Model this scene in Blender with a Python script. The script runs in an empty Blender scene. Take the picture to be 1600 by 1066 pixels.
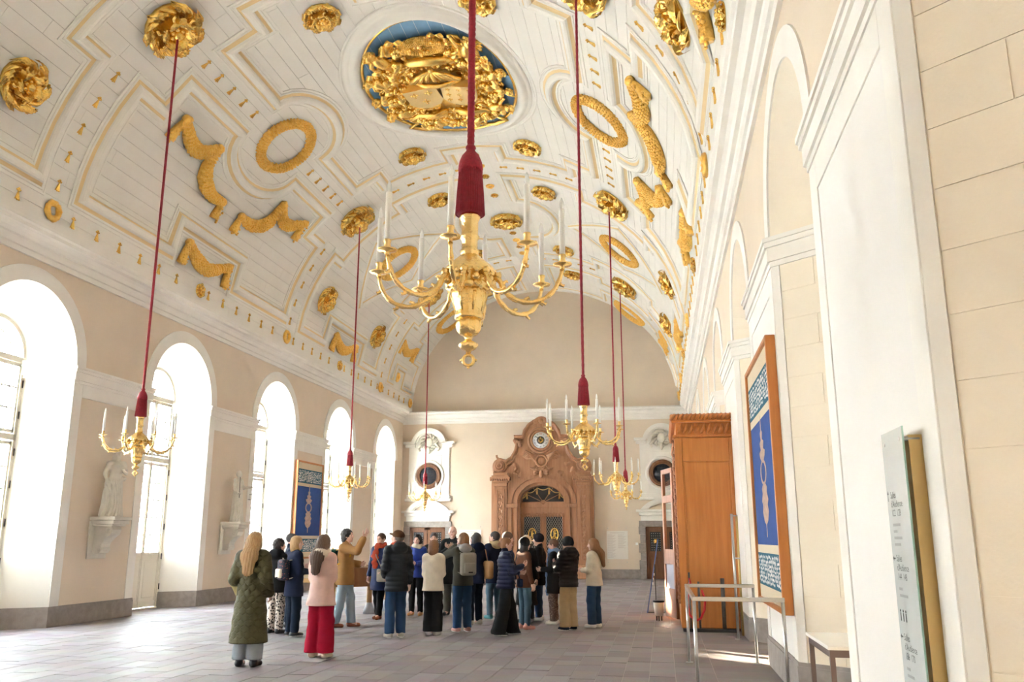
import bpy, bmesh, math, random
import numpy as np
from mathutils import Matrix, Vector, Quaternion
random.seed(7); rng = np.random.default_rng(7)
R = math.radians
SC = bpy.context.scene
COL = SC.collection

# ------------------------------------------------------------------ camera
cam_d = bpy.data.cameras.new('camera'); cam = bpy.data.objects.new('camera', cam_d); COL.objects.link(cam)
cam.location = (0, 0, 1.6)
cam.rotation_euler = (R(90 + 13.026), 0, R(9.716))
cam_d.sensor_width = 36.0; cam_d.lens = 1340 / 1600 * 36.0
cam_d.clip_start = 0.05; cam_d.clip_end = 400
SC.camera = cam
# ------------------------------------------------------------------ sky, sun, daylight
wd = bpy.data.worlds.new('sky'); SC.world = wd; wd.use_nodes = True
bg = wd.node_tree.nodes['Background']
bg.inputs[0].default_value = (0.78, 0.88, 1.0, 1); bg.inputs[1].default_value = 14.0
sun_d = bpy.data.lights.new('sun', 'SUN'); sun = bpy.data.objects.new('sun', sun_d); COL.objects.link(sun)
sun_d.energy = 26.0; sun_d.angle = R(0.6); sun_d.color = (1.0, 0.86, 0.66)
_el = R(17.0); _d = Vector((0.762 * math.cos(_el), -0.648 * math.cos(_el), -math.sin(_el)))
sun.rotation_euler = _d.to_track_quat('-Z', 'Y').to_euler()
SC.view_settings.view_transform = 'Standard'; SC.view_settings.look = 'None'
SC.view_settings.gamma = 1.0; SC.view_settings.use_curve_mapping = False
SC.view_settings.exposure = 3.0
try:
    SC.cycles.use_denoising = True
    SC.cycles.max_bounces = 10; SC.cycles.diffuse_bounces = 7; SC.cycles.glossy_bounces = 3
    SC.cycles.transparent_max_bounces = 12; SC.cycles.sample_clamp_indirect = 12.0
    SC.cycles.caustics_reflective = False; SC.cycles.caustics_refractive = False
except Exception:
    pass

# ------------------------------------------------------------------ helpers
def props(o, label=None, cat=None, group=None, kind=None):
    if label: o['label'] = label
    if cat: o['category'] = cat
    if group: o['group'] = group
    if kind: o['kind'] = kind
    return o

def empty(name, loc=(0, 0, 0), rz=0.0, label=None, cat=None, group=None):
    o = bpy.data.objects.new(name, None); COL.objects.link(o)
    o.location = loc; o.rotation_euler = (0, 0, rz); o.empty_display_size = 0.1
    return props(o, label, cat, group)

def link_mesh(name, me, mat=None, parent=None, loc=None):
    o = bpy.data.objects.new(name, me); COL.objects.link(o)
    if mat is not None:
        ms = mat if isinstance(mat, (list, tuple)) else [mat]
        if not len(me.materials):
            for m in ms: me.materials.append(m)
    if parent is not None: o.parent = parent
    if loc is not None: o.location = loc
    return o

def raw_mesh(name, v, f, smooth=False, mi=None):
    me = bpy.data.meshes.new(name)
    me.from_pydata([tuple(map(float, p)) for p in v], [], [tuple(map(int, q)) for q in f])
    if smooth: me.polygons.foreach_set('use_smooth', [True] * len(me.polygons))
    if mi is not None: me.polygons.foreach_set('material_index', list(map(int, mi)))
    me.update()
    return me

def mesh_np(name, v, quads, smooth=True, mi=None):
    """fast quad/tri mesh from arrays"""
    me = bpy.data.meshes.new(name)
    v = np.asarray(v, np.float32); q = np.asarray(quads, np.int32); n = q.shape[1]
    me.vertices.add(len(v)); me.vertices.foreach_set('co', v.ravel())
    me.loops.add(q.size); me.loops.foreach_set('vertex_index', q.ravel())
    me.polygons.add(len(q)); me.polygons.foreach_set('loop_start', np.arange(0, q.size, n, dtype=np.int32))
    if mi is not None: me.polygons.foreach_set('material_index', np.asarray(mi, np.int32))
    me.update(calc_edges=True); me.validate()
    if smooth: me.polygons.foreach_set('use_smooth', np.ones(len(me.polygons), bool))
    return me

class MB:
    """collects shapes into one mesh"""
    def __init__(s): s.v = []; s.f = []; s.m = []; s.sm = []
    def add(s, v, f, mi=0, smooth=False, M=None):
        b = len(s.v)
        if M is not None: v = [M @ Vector(p) for p in v]
        s.v += [tuple(p) for p in v]
        for q in f:
            s.f.append(tuple(b + i for i in q)); s.m.append(mi); s.sm.append(smooth)
        return s
    def box(s, x0, x1, y0, y1, z0, z1, mi=0, M=None, bev=0.0):
        if bev > 0:
            bm = bmesh.new(); bmesh.ops.create_cube(bm, size=1.0)
            for w in bm.verts:
                w.co = ((x0 + x1) / 2 + w.co.x * (x1 - x0), (y0 + y1) / 2 + w.co.y * (y1 - y0), (z0 + z1) / 2 + w.co.z * (z1 - z0))
            bmesh.ops.bevel(bm, geom=bm.edges[:], offset=bev, segments=1, affect='EDGES')
            bm.verts.index_update()
            s.add([w.co.copy() for w in bm.verts], [[w.index for w in q.verts] for q in bm.faces], mi, False, M); bm.free(); return s
        v = [(x, y, z) for z in (z0, z1) for y in (y0, y1) for x in (x0, x1)]
        f = [(0, 2, 3, 1), (4, 5, 7, 6), (0, 1, 5, 4), (2, 6, 7, 3), (0, 4, 6, 2), (1, 3, 7, 5)]
        return s.add(v, f, mi, False, M)
    def tube(s, pts, rad, n=8, mi=0, caps=True, M=None, smooth=True, closed=False, flat=1.0):
        pts = [Vector(p) for p in pts]; k = len(pts)
        rad = [rad] * k if isinstance(rad, (int, float)) else list(rad)
        v = []; up = None
        for i, p in enumerate(pts):
            a = pts[(i - 1) % k] if (closed or i > 0) else p; c = pts[(i + 1) % k] if (closed or i < k - 1) else p
            t = (c - a)
            t = t.normalized() if t.length > 1e-9 else Vector((0, 0, 1))
            if up is None:
                up = Vector((0, 0, 1)) if abs(t.z) < .9 else Vector((1, 0, 0))
            u = up - t * up.dot(t)
            if u.length < 1e-6: u = t.orthogonal()
            u.normalize(); w = t.cross(u); up = u
            for j in range(n):
                an = 2 * math.pi * j / n
                v.append(p + (u * math.cos(an) * flat + w * math.sin(an)) * rad[i])
        f = []
        for i in range(k if closed else k - 1):
            for j in range(n):
                a0 = i * n + j; a1 = i * n + (j + 1) % n; b = ((i + 1) % k) * n
                f.append((a0, a1, b + (j + 1) % n, b + j))
        if caps and not closed:
            f.append(tuple(range(n))[::-1]); f.append(tuple((k - 1) * n + j for j in range(n)))
        return s.add(v, f, mi, smooth, M)
    def lathe(s, prof, c=(0, 0, 0), n=24, mi=0, M=None, smooth=True, lobes=0, la=0.0):
        v = []; c = Vector(c)
        for r, z in prof:
            for j in range(n):
                an = 2 * math.pi * j / n; rr = r * (1 + la * abs(math.cos(lobes * an / 2))) if lobes else r
                v.append(c + Vector((rr * math.cos(an), rr * math.sin(an), z)))
        f = [(i * n + j, i * n + (j + 1) % n, (i + 1) * n + (j + 1) % n, (i + 1) * n + j) for i in range(len(prof) - 1) for j in range(n)]
        if prof[0][0] > 1e-4: f.append(tuple(range(n))[::-1])
        if prof[-1][0] > 1e-4: f.append(tuple((len(prof) - 1) * n + j for j in range(n)))
        return s.add(v, f, mi, smooth, M)
    def sphere(s, c, r, n=10, mi=0, M=None, sc=(1, 1, 1)):
        c = Vector(c); prof = [(math.sin(math.pi * i / n), -math.cos(math.pi * i / n)) for i in range(n + 1)]
        v = []; m = 2 * n
        for a, z in prof:
            for j in range(m):
                an = 2 * math.pi * j / m
                v.append(c + Vector((a * math.cos(an) * sc[0], a * math.sin(an) * sc[1], z * sc[2])) * r)
        f = [(i * m + j, i * m + (j + 1) % m, (i + 1) * m + (j + 1) % m, (i + 1) * m + j) for i in range(n) for j in range(m)]
        return s.add(v, f, mi, True, M)
    def prism(s, poly, d0, d1, axis='y', mi=0, M=None, mi_side=None):
        """poly in the two other axes (in xyz order); extruded from d0 to d1 along axis"""
        def P(a, b, d): return (d, a, b) if axis == 'x' else (a, d, b) if axis == 'y' else (a, b, d)
        n = len(poly); v = [P(a, b, d0) for a, b in poly] + [P(a, b, d1) for a, b in poly]
        s.add(v, [tuple(range(n)), tuple(range(2 * n - 1, n - 1, -1))], mi, False, M)
        s.add(v, [(i, (i + 1) % n, n + (i + 1) % n, n + i) for i in range(n)], mi if mi_side is None else mi_side, False, M)
        return s
    def ring(s, outer, inner, d0, d1, axis='y', mi=0, M=None):
        """a flat band between two outlines with equal counts (closed), thick from d0 to d1"""
        def P(a, b, d): return (d, a, b) if axis == 'x' else (a, d, b) if axis == 'y' else (a, b, d)
        n = len(outer); v = []
        for pl in (outer, inner):
            for d in (d0, d1): v += [P(a, b, d) for a, b in pl]
        f = []
        for i in range(n):
            j = (i + 1) % n
            f += [(i, j, 2 * n + j, 2 * n + i), (n + i, 3 * n + i, 3 * n + j, n + j), (i, n + i, n + j, j), (2 * n + i, 2 * n + j, 3 * n + j, 3 * n + i)]
        return s.add(v, f, mi, False, M)
    def build(s, name, mat, parent=None, fix=True, loc=None):
        me = bpy.data.meshes.new(name); me.from_pydata(s.v, [], s.f)
        me.polygons.foreach_set('material_index', s.m); me.polygons.foreach_set('use_smooth', s.sm); me.update()
        if fix:
            bm = bmesh.new(); bm.from_mesh(me); bmesh.ops.recalc_face_normals(bm, faces=bm.faces); bm.to_mesh(me); bm.free()
        return link_mesh(name, me, mat, parent, loc)

def copy_tree(o, parent=None):
    c = o.copy(); COL.objects.link(c); c.parent = parent
    for ch in [x for x in ALLCH.get(o.name, [])]: copy_tree(ch, c)
    return c
ALLCH = {}
def register(o):
    """remember the children of a prototype so that it can be copied quickly"""
    ks = [x for x in COL.objects if x.parent == o]
    ALLCH[o.name] = ks
    for k in ks: register(k)

# ------------------------------------------------------------------ materials
MATS = {}
def mat(name, col, rough=0.6, metal=0.0, var=0.0, vscale=3.0, bump=0.0, bscale=20.0, col2=None, emit=0.0, spec=0.5, stretch=None, kind='noise'):
    if name in MATS: return MATS[name]
    m = bpy.data.materials.new(name); m.use_nodes = True; nt = m.node_tree; N = nt.nodes; L = nt.links
    b = N['Principled BSDF']
    b.inputs['Base Color'].default_value = (*col, 1); b.inputs['Roughness'].default_value = rough; b.inputs['Metallic'].default_value = metal
    b.inputs['Specular IOR Level'].default_value = spec
    tc = None
    def coords():
        nonlocal tc
        if tc is None:
            t = N.new('ShaderNodeTexCoord'); mp = N.new('ShaderNodeMapping'); L.new(t.outputs['Object'], mp.inputs[0])
            if stretch: mp.inputs['Scale'].default_value = stretch
            tc = mp.outputs[0]
        return tc
    if var > 0 or col2 is not None:
        c2 = col2 if col2 is not None else tuple(max(0, c * (1 - var)) for c in col)
        if kind == 'wave':
            w = N.new('ShaderNodeTexWave'); w.inputs['Scale'].default_value = vscale; w.inputs['Distortion'].default_value = 2.5; w.inputs['Detail'].default_value = 2
            fac = w.outputs['Fac']
        elif kind == 'voronoi':
            w = N.new('ShaderNodeTexVoronoi'); w.inputs['Scale'].default_value = vscale; fac = w.outputs['Distance']
        else:
            w = N.new('ShaderNodeTexNoise'); w.inputs['Scale'].default_value = vscale; w.inputs['Detail'].default_value = 5
            fac = w.outputs['Fac']
        L.new(coords(), w.inputs['Vector'])
        cr = N.new('ShaderNodeValToRGB'); e = cr.color_ramp.elements
        e[0].position = 0.3; e[1].position = 0.7; e[0].color = (*col, 1); e[1].color = (*c2, 1)
        L.new(fac, cr.inputs[0]); L.new(cr.outputs[0], b.inputs['Base Color'])
    if bump > 0:
        w = N.new('ShaderNodeTexNoise'); w.inputs['Scale'].default_value = bscale; w.inputs['Detail'].default_value = 4
        L.new(coords(), w.inputs['Vector'])
        bp = N.new('ShaderNodeBump'); bp.inputs['Strength'].default_value = bump; bp.inputs['Distance'].default_value = 0.02
        L.new(w.outputs['Fac'], bp.inputs['Height']); L.new(bp.outputs[0], b.inputs['Normal'])
    if emit > 0:
        b.inputs['Emission Color'].default_value = (*col, 1); b.inputs['Emission Strength'].default_value = emit
    MATS[name] = m
    return m

def wood(name, c1, c2, rough=0.45, stretch=(6, 6, 0.5), bump=0.05):
    return mat(name, c1, rough, 0, col2=c2, vscale=2.5, bump=bump, bscale=30, stretch=stretch, kind='noise')

CREAM = mat('cream_plaster', (0.76, 0.645, 0.51), 0.85, var=0.06, vscale=1.2, bump=0.06, bscale=60)
STONEW = mat('pale_limestone', (0.87, 0.84, 0.78), 0.8, var=0.07, vscale=2.0, bump=0.1, bscale=40)
STONEW2 = mat('pale_limestone_warm', (0.87, 0.78, 0.64), 0.8, var=0.06, vscale=1.5, bump=0.1, bscale=40)
WHITEP = mat('white_paint', (0.86, 0.83, 0.76), 0.55, var=0.04, vscale=2.0)
CEILW = mat('ivory_painted_boards', (0.84, 0.81, 0.745), 0.55, var=0.05, vscale=1.5)
OCHRE = mat('ochre_bounce_tint', (0.80, 0.62, 0.33), 0.5)  # warm bounce in the moulding hollows, put into their colour
GREYST = mat('grey_granite', (0.34, 0.30, 0.27), 0.7, var=0.25, vscale=8, bump=0.1, bscale=50)
MORTAR = mat('mortar', (0.42, 0.38, 0.35), 0.9)
GOLD = mat('gilded_carving', (1.0, 0.70, 0.22), 0.27, 0.92, col2=(0.95, 0.56, 0.12), vscale=9, bump=0.3, bscale=40)
GOLDR = mat('gilded_leafwork', (1.0, 0.68, 0.20), 0.30, 0.92, col2=(0.90, 0.50, 0.09), vscale=16, bump=1.0, bscale=26)
BRASS = mat('gilt_bronze', (1.0, 0.76, 0.36), 0.24, 1.0, col2=(0.95, 0.64, 0.22), vscale=12, bump=0.25, bscale=60)
OAK = wood('carved_oak', (0.46, 0.235, 0.125), (0.36, 0.17, 0.085))
OAKD = wood('dark_oak', (0.20, 0.085, 0.035), (0.13, 0.05, 0.02))
CHERRY = wood('cherry_wood', (0.62, 0.235, 0.06), (0.52, 0.175, 0.04), 0.4)
BLACKM = mat('black_panel', (0.012, 0.012, 0.014), 0.35)
STEEL = mat('brushed_steel', (0.55, 0.55, 0.54), 0.28, 1.0)
DSTEEL = mat('dark_steel', (0.16, 0.15, 0.15), 0.4, 0.8)
RED = mat('crimson_cord', (0.36, 0.014, 0.035), 0.7, var=0.3, vscale=40, bump=0.3, bscale=80)
BLUEP = mat('blue_ground_paint', (0.22, 0.40, 0.60), 0.6, var=0.15, vscale=4)
STATUE = mat('statue_limestone', (0.74, 0.70, 0.60), 0.75, var=0.12, vscale=6, bump=0.15, bscale=30)
CANDLE = mat('white_candle_sleeve', (0.93, 0.92, 0.88), 0.45)
GLASSB = mat('clear_bulb_glass', (0.95, 0.95, 0.92), 0.08)

def glass_mat():
    m = bpy.data.materials.new('window_glass'); m.use_nodes = True; nt = m.node_tree; nt.nodes.clear()
    o = nt.nodes.new('ShaderNodeOutputMaterial'); t = nt.nodes.new('ShaderNodeBsdfTransparent'); g = nt.nodes.new('ShaderNodeBsdfGlossy')
    g.inputs['Roughness'].default_value = 0.03; mx = nt.nodes.new('ShaderNodeMixShader'); mx.inputs[0].default_value = 0.06
    t.inputs[0].default_value = (0.96, 0.98, 0.98, 1)
    nt.links.new(t.outputs[0], mx.inputs[1]); nt.links.new(g.outputs[0], mx.inputs[2]); nt.links.new(mx.outputs[0], o.inputs[0]); return m
GLASS = glass_mat()

# ------------------------------------------------------------------ the measures of the hall
XL, XR = -11.35, 1.35           # wall faces
YB, YF = 37.2, -1.6             # far wall, wall behind the camera
XC = -5.0
VA, VB, VZ = 5.95, 5.4, 7.2     # barrel vault: half width, rise, springing
PIERS = [16.3 + 5.28 * k for k in range(-3, 4)]           # pier centres along both walls
OPEN = [13.66 + 5.28 * k for k in range(-2, 5)]           # arch centres
AR, AS = 1.33, 4.95             # arch radius and springing
# ------------------------------------------------------------------ the vault as a surface
_th = np.linspace(0, 180, 3601); _x = VA * np.cos(np.radians(_th)); _z = VB * np.sin(np.radians(_th))
_s = np.concatenate([[0], np.cumsum(np.hypot(np.diff(_x), np.diff(_z)))])
def th2s(t): return float(np.interp(t, _th, _s))
def s2th(s): return float(np.interp(s, _s, _th))
def vp(t, y, h=0.0):
    """point on the vault at angle t (0 right, 180 left) and length y, h metres in front of the boards"""
    a = R(t); n = Vector((math.cos(a) / VA, 0, math.sin(a) / VB)).normalized()
    return Vector((XC + VA * math.cos(a), y, VZ + VB * math.sin(a))) - n * h
def vmat(t, y, h=0.0, rot=0.0):
    """frame on the vault: local x up along the curve to the crown side (increasing t), local y along the hall, local z into the room"""
    a = R(t); n = Vector((-math.cos(a) / VA, 0, -math.sin(a) / VB)).normalized()
    ty = Vector((0, 1, 0)); tx = ty.cross(n)
    M = Matrix((tx, ty, n)).transposed().to_4x4(); M.translation = vp(t, y, h)
    return M @ Matrix.Rotation(rot, 4, 'Z')

# ------------------------------------------------------------------ floor: stone slabs
def slab_mat():
    m = mat('stone_slab', (0.30, 0.25, 0.235), 0.42, bump=0.12, bscale=9, spec=0.42)
    nt = m.node_tree; N = nt.nodes; L = nt.links; b = N['Principled BSDF']
    g = N.new('ShaderNodeNewGeometry'); oi = N.new('ShaderNodeObjectInfo'); ad = N.new('ShaderNodeMath'); ad.operation = 'ADD'
    fr = N.new('ShaderNodeMath'); fr.operation = 'FRACT'
    L.new(g.outputs['Random Per Island'], ad.inputs[0]); L.new(oi.outputs['Random'], ad.inputs[1]); L.new(ad.outputs[0], fr.inputs[0])
    cr = N.new('ShaderNodeValToRGB'); e = cr.color_ramp.elements
    e[0].color = (0.27, 0.22, 0.225, 1); e[1].color = (0.37, 0.32, 0.325, 1)
    k = cr.color_ramp.elements.new(0.5); k.color = (0.325, 0.27, 0.265, 1)
    L.new(fr.outputs[0], cr.inputs[0])
    ns = N.new('ShaderNodeTexNoise'); ns.inputs['Scale'].default_value = 2.2; ns.inputs['Detail'].default_value = 6
    tx = N.new('ShaderNodeTexCoord'); L.new(g.outputs['Position'], ns.inputs['Vector'])
    mx = N.new('ShaderNodeMix'); mx.data_type = 'RGBA'; mx.blend_type = 'MULTIPLY'; mx.inputs[0].default_value = 0.45
    L.new(cr.outputs[0], mx.inputs[6]); L.new(ns.outputs['Color'], mx.inputs[7])
    hs = N.new('ShaderNodeHueSaturation'); hs.inputs['Saturation'].default_value = 0.75; hs.inputs['Value'].default_value = 0.92
    L.new(mx.outputs[2], hs.inputs['Color']); L.new(hs.outputs[0], b.inputs['Base Color'])
    rm = N.new('ShaderNodeMapRange'); rm.inputs[3].default_value = 0.46; rm.inputs[4].default_value = 0.66
    L.new(ns.outputs['Fac'], rm.inputs[0]); L.new(rm.outputs[0], b.inputs['Roughness'])
    return m
SLAB = slab_mat()
flo = props(MB().box(XL - 1.0, XR + 1.0, YF, YB + .3, -0.30, -0.0035).build('floor', MORTAR), 'worn grey stone slab floor of the long hall', 'floor', kind='structure')
_p = math.atan(310 / 1340); _y = math.atan(235.5 / math.hypot(1340, 310))
cF = np.array([-math.sin(_y) * math.cos(_p), math.cos(_y) * math.cos(_p), math.sin(_p)]); cR = np.array([math.cos(_y), math.sin(_y), 0]); cU = np.cross(cR, cF)
def project(P):
    q = np.array(P, float) - np.array([0, 0, 1.6]); z = float(q @ cF)
    return (800 + 1340 * float(q @ cR) / z, 533 - 1340 * float(q @ cU) / z, z) if z > .1 else (-1, -1, z)
xs = [XL - .65] + [0.09 - .31 * k for k in range(36, -1, -1)] + [.57, XR + .65]
xs = [XL - .65] + sorted(x for x in xs[1:] if x > XL - .5)
slabs = []
for a, b in zip(xs[:-1], xs[1:]):
    y = YF + random.random() * .6
    while y < YB:
        l = random.choice((.46, .55, .62, .70, .85)); y2 = min(y + l, YB + .05)
        slabs.append((a, b, y, y2)); y = y2
def sl_score(q):
    u, v, z = project(((q[0] + q[1]) / 2, (q[2] + q[3]) / 2, 0))
    if z < 1 or not (-10 < u < 1610 and 0 < v < 1075): return 0
    return (q[1] - q[0]) * (q[3] - q[2]) / z ** 3
order = sorted(range(len(slabs)), key=lambda i: -sl_score(slabs[i])); near = set(order[:300])
unit = MB().box(-.5, .5, -.5, .5, -0.02, 0.0).build('floor_slab', SLAB, flo); ume = unit.data
field = MB(); first = True; GAP = .0035
for i, (a, b, c, d) in enumerate(slabs):
    dz = random.uniform(-.0015, .0015)
    if i in near:
        o = unit if first else unit.copy()
        if not first: COL.objects.link(o)
        first = False
        o.location = ((a + b) / 2, (c + d) / 2, dz); o.scale = (b - a - 2 * GAP, d - c - 2 * GAP, 1)
    else:
        field.box(a + GAP, b - GAP, c + GAP, d - GAP, -0.02, dz)
props(field.build('floor_slab_field', SLAB, flo, fix=False), kind='stuff')

# ------------------------------------------------------------------ side walls with splayed arched openings
NA = 20
LITPLAST = mat('cream_plaster_lit', (0.84, 0.81, 0.77), 0.85, var=.04, vscale=1.2)
def arch_pts(c, r, z0=0.0, spring=AS):
    """outline from near jamb foot over the arch to the far jamb foot as (y, z)"""
    return [(c - r, z0)] + [(c - r * math.cos(math.pi * i / NA), spring + r * math.sin(math.pi * i / NA)) for i in range(NA + 1)] + [(c + r, z0)]
def side_wall(name, X, out, mats, back):
    """X face plane; out = direction to the outside (-1 left, +1 right)"""
    m = MB(); top = 7.3; half = 2.64
    y_start = YF
    for c in OPEN:
        a, b = c - half, c + half
        if c == OPEN[0]: a = YF
        if c == OPEN[-1]: b = YB
        q = lambda y0, y1, z0, z1: m.add([(X, y0, z0), (X, y1, z0), (X, y1, z1), (X, y0, z1)], [(0, 1, 2, 3)], 0)
        q(a, c - AR, 0, AS); q(c + AR, b, 0, AS); q(a, c - AR, AS, top); q(c + AR, b, AS, top)
        pts = arch_pts(c, AR)[1:-1]
        for (y0, z0), (y1, z1) in zip(pts[:-1], pts[1:]):
            m.add([(X, y0, z0), (X, y1, z1), (X, y1, top), (X, y0, top)], [(0, 1, 2, 3)], 0)
        o = arch_pts(c, AR); i = arch_pts(c, .76); X2 = X + out * .65
        n = len(o); v = [(X, y, z) for y, z in o] + [(X2, y, z) for y, z in i] + [(X2 + out * .25, y, z) for y, z in i]
        m.add(v, [(k, k + 1, n + k + 1, n + k) for k in range(n - 1)] + [(n + k, n + k + 1, 2 * n + k + 1, 2 * n + k) for k in range(n - 1)], 1)
        if back:
            m.add([(X2 + out * .12, y, z) for y, z in i], [tuple(range(n))], 1)
    return m.build(name, mats, fix=False)
wl = props(side_wall('wall_left', XL, -1, [CREAM, WHITEP], False), 'cream plastered window wall with splayed arched openings', 'wall', kind='structure')
wr = props(side_wall('wall_right', XR, 1, [CREAM, STONEW2], True), 'cream plastered wall with blind arches and stone niches', 'wall', kind='structure')

def plan(X, out, c0, c1, p, q=0.0):
    """plan outline of the pier between two openings, grown by p"""
    X2 = X + out * .65
    return [(X - out * p, c0 - p * .6), (X - out * p, c1 + p * .6), (X2, c1 + .57 + p * 1.2), (X2 + out * .2, c1 + .57 + p), (X2 + out * .2, c0 - .57 - p), (X2, c0 - .57 - p * 1.2)]
for side, (X, out, wall) in {'left': (XL, -1, wl), 'right': (XR, 1, wr)}.items():
    bb = MB()
    for k, pc in enumerate(PIERS):
        y0, y1 = pc - 1.31, pc + 1.31
        im = MB()
        for z0, z1, p in ((4.62, 4.68, .03), (4.68, 4.84, .055), (4.84, 4.90, .08), (4.90, 4.95, .10)):
            im.prism(plan(X, out, y0, y1, p), z0, z1, 'z')
        im.build('impost', STONEW, wall)
        f = X - out * .018
        st = MB()
        for a, b, c, d in ((y0 + .002, y0 + .27, .37, 4.62), (y1 - .27, y1 - .002, .37, 4.62), (y0 + .27, y1 - .27, 4.36, 4.62)):
            st.box(min(X, f), max(X, f), a, b, c, d, bev=.004)
        st.build('pier_border', STONEW, wall)
        if side == 'right': MB().box(min(X, X - out * .006), max(X, X - out * .006), y0 + .27, y1 - .27, .37, 4.36).build('lit_pier_panel', LITPLAST, wall)  # whiter overlay: window light on the same cream paint, put into the colour
        bb.prism(plan(X, out, y0, y1, .035), 0, .33, 'z'); bb.prism(plan(X, out, y0, y1, .025), .33, .37, 'z')
    # end piers
    for a, b in ((YF, OPEN[0] - AR), (OPEN[-1] + AR, YB)):
        bb.box(min(X, X - out * .035), max(X, X - out * .035), a, b, 0, .36)
    props(bb.build('baseboard_' + side, GREYST), 'grey stone plinth along the foot of the %s wall piers' % ('window' if side == 'left' else 'niche'), 'plinth', kind='structure')
    for c in OPEN:
        av = MB()
        A = [(c - 1.62 * math.cos(math.pi * i / 28), AS + 1.62 * math.sin(math.pi * i / 28)) for i in range(29)]
        B = [(c - 1.33 * math.cos(math.pi * i / 28), AS + 1.33 * math.sin(math.pi * i / 28)) for i in range(29)]
        for i in range(28):
            x0, x1 = X, X - out * .022
            v = [(x, *p) for x in (x0, x1) for p in (A[i], A[i + 1], B[i + 1], B[i])]
            av.add(v, [(4, 5, 6, 7), (0, 1, 5, 4), (3, 7, 6, 2)], 0)
        av.build('archivolt', STONEW, wall)

# stone blocks of the niches in the right wall (jamb facing down the hall and the niche back)
blk = {}
def block(y0, y1, z0, z1, P):
    """a block on the plane through P(u) (u across), thickness 12 mm"""
    pass
for c in OPEN[:5]:
    A = Vector((XR, c + AR, 0)); B = Vector((XR + .65, c + .76, 0)); t = (B - A); L_ = t.length; t.normalize(); n = Vector((-t.y, t.x, 0)) * 1.0
    if n.y > 0: n = -n
    # jamb: a narrow proud border then blocks in courses
    courses = [.37 + .328 * k for k in range(13)]
    for k, z in enumerate(courses):
        cuts = [.10, L_] if k % 2 else [.10, .10 + (L_ - .10) * .55, L_]
        for u0, u1 in zip(cuts[:-1], cuts[1:]):
            m = MB(); G = .004
            p = [A + t * (u0 + G), A + t * (u1 - G)]
            v = [(q + n * d) + Vector((0, 0, zz)) for d in (0.0, .008) for zz in (z + G, z + .328 - G) for q in p]
            m.add(v, [(4, 5, 7, 6), (0, 1, 5, 4), (2, 6, 7, 3), (0, 4, 6, 2), (1, 3, 7, 5)], 0)
            m.build('stone_block', STONEW2, wr)
    m = MB(); p = [A, A + t * .095]
    v = [(q + n * d) + Vector((0, 0, zz)) for d in (0.0, .016) for zz in (.37, 4.62) for q in p]
    m.add(v, [(4, 5, 7, 6), (0, 1, 5, 4), (2, 6, 7, 3), (0, 4, 6, 2), (1, 3, 7, 5)], 0); m.build('jamb_border', STONEW, wr)
    # niche back: blocks up to a ledge
    Xb = XR + .77
    for k in range(14):
        z = .0 + .328 * k
        cuts = [-.76, -.2, .36, .76] if k % 2 else [-.76, -.45, .12, .76]
        for u0, u1 in zip(cuts[:-1], cuts[1:]):
            MB().box(Xb - .01, Xb + .02, c + u0 + .004, c + u1 - .004, z + .004, z + .324).build('stone_block', STONEW2, wr)
    MB().box(Xb - .10, Xb + .02, c - .76, c + .76, 4.60, 4.72).build('ledge', STONEW, wr)

# end walls
def ell(n=48, off=0.0): return [(XC + (VA + off) * math.cos(R(180 * i / n)), VZ + (VB + off) * math.sin(R(180 * i / n))) for i in range(n + 1)]
for nm, y, lab in (('wall_back', YB, 'cream far end wall under the vault'), ('wall_front', YF, 'cream end wall behind the viewer')):
    m = MB(); poly = [(XL - .7, -.1), (XR + .7, -.1), (XR + .7, VZ)] + ell(48, .3) + [(XL - .7, VZ)]
    m.prism(poly, y, y + (.3 if y > 0 else -.3), 'y'); props(m.build(nm, CREAM), lab, 'wall', kind='structure')
props(MB().box(XL, XR, YB - .03, YB, 0, .34).box(XL, XR, YB - .02, YB, .34, .38).build('baseboard_back', GREYST), 'grey stone plinth along the far wall', 'plinth', kind='structure')

# cornices
CP = [(0, 6.70), (.05, 6.70), (.06, 6.79), (.10, 6.80), (.13, 6.86), (.14, 6.92), (.20, 6.93), (.23, 7.00), (.28, 7.05), (.36, 7.07), (.37, 7.13), (.41, 7.16), (.41, 7.22), (0, 7.24)]
c1 = MB(); c1.prism([(XL + p, z) for p, z in CP], YF, YB, 'y'); props(c1.build('trim_1', STONEW), 'white moulded stone cornice above the window arches', 'cornice', kind='structure')
c2 = MB(); c2.prism([(XR - p, z) for p, z in CP], YF, YB, 'y'); props(c2.build('trim_2', STONEW), 'white moulded stone cornice above the niche wall', 'cornice', kind='structure')
c3 = MB(); c3.prism([(YB - p, z - .06) for p, z in CP], XL, XR, 'x'); props(c3.build('trim_3', STONEW), 'white moulded stone cornice across the far wall', 'cornice', kind='structure')

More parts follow.
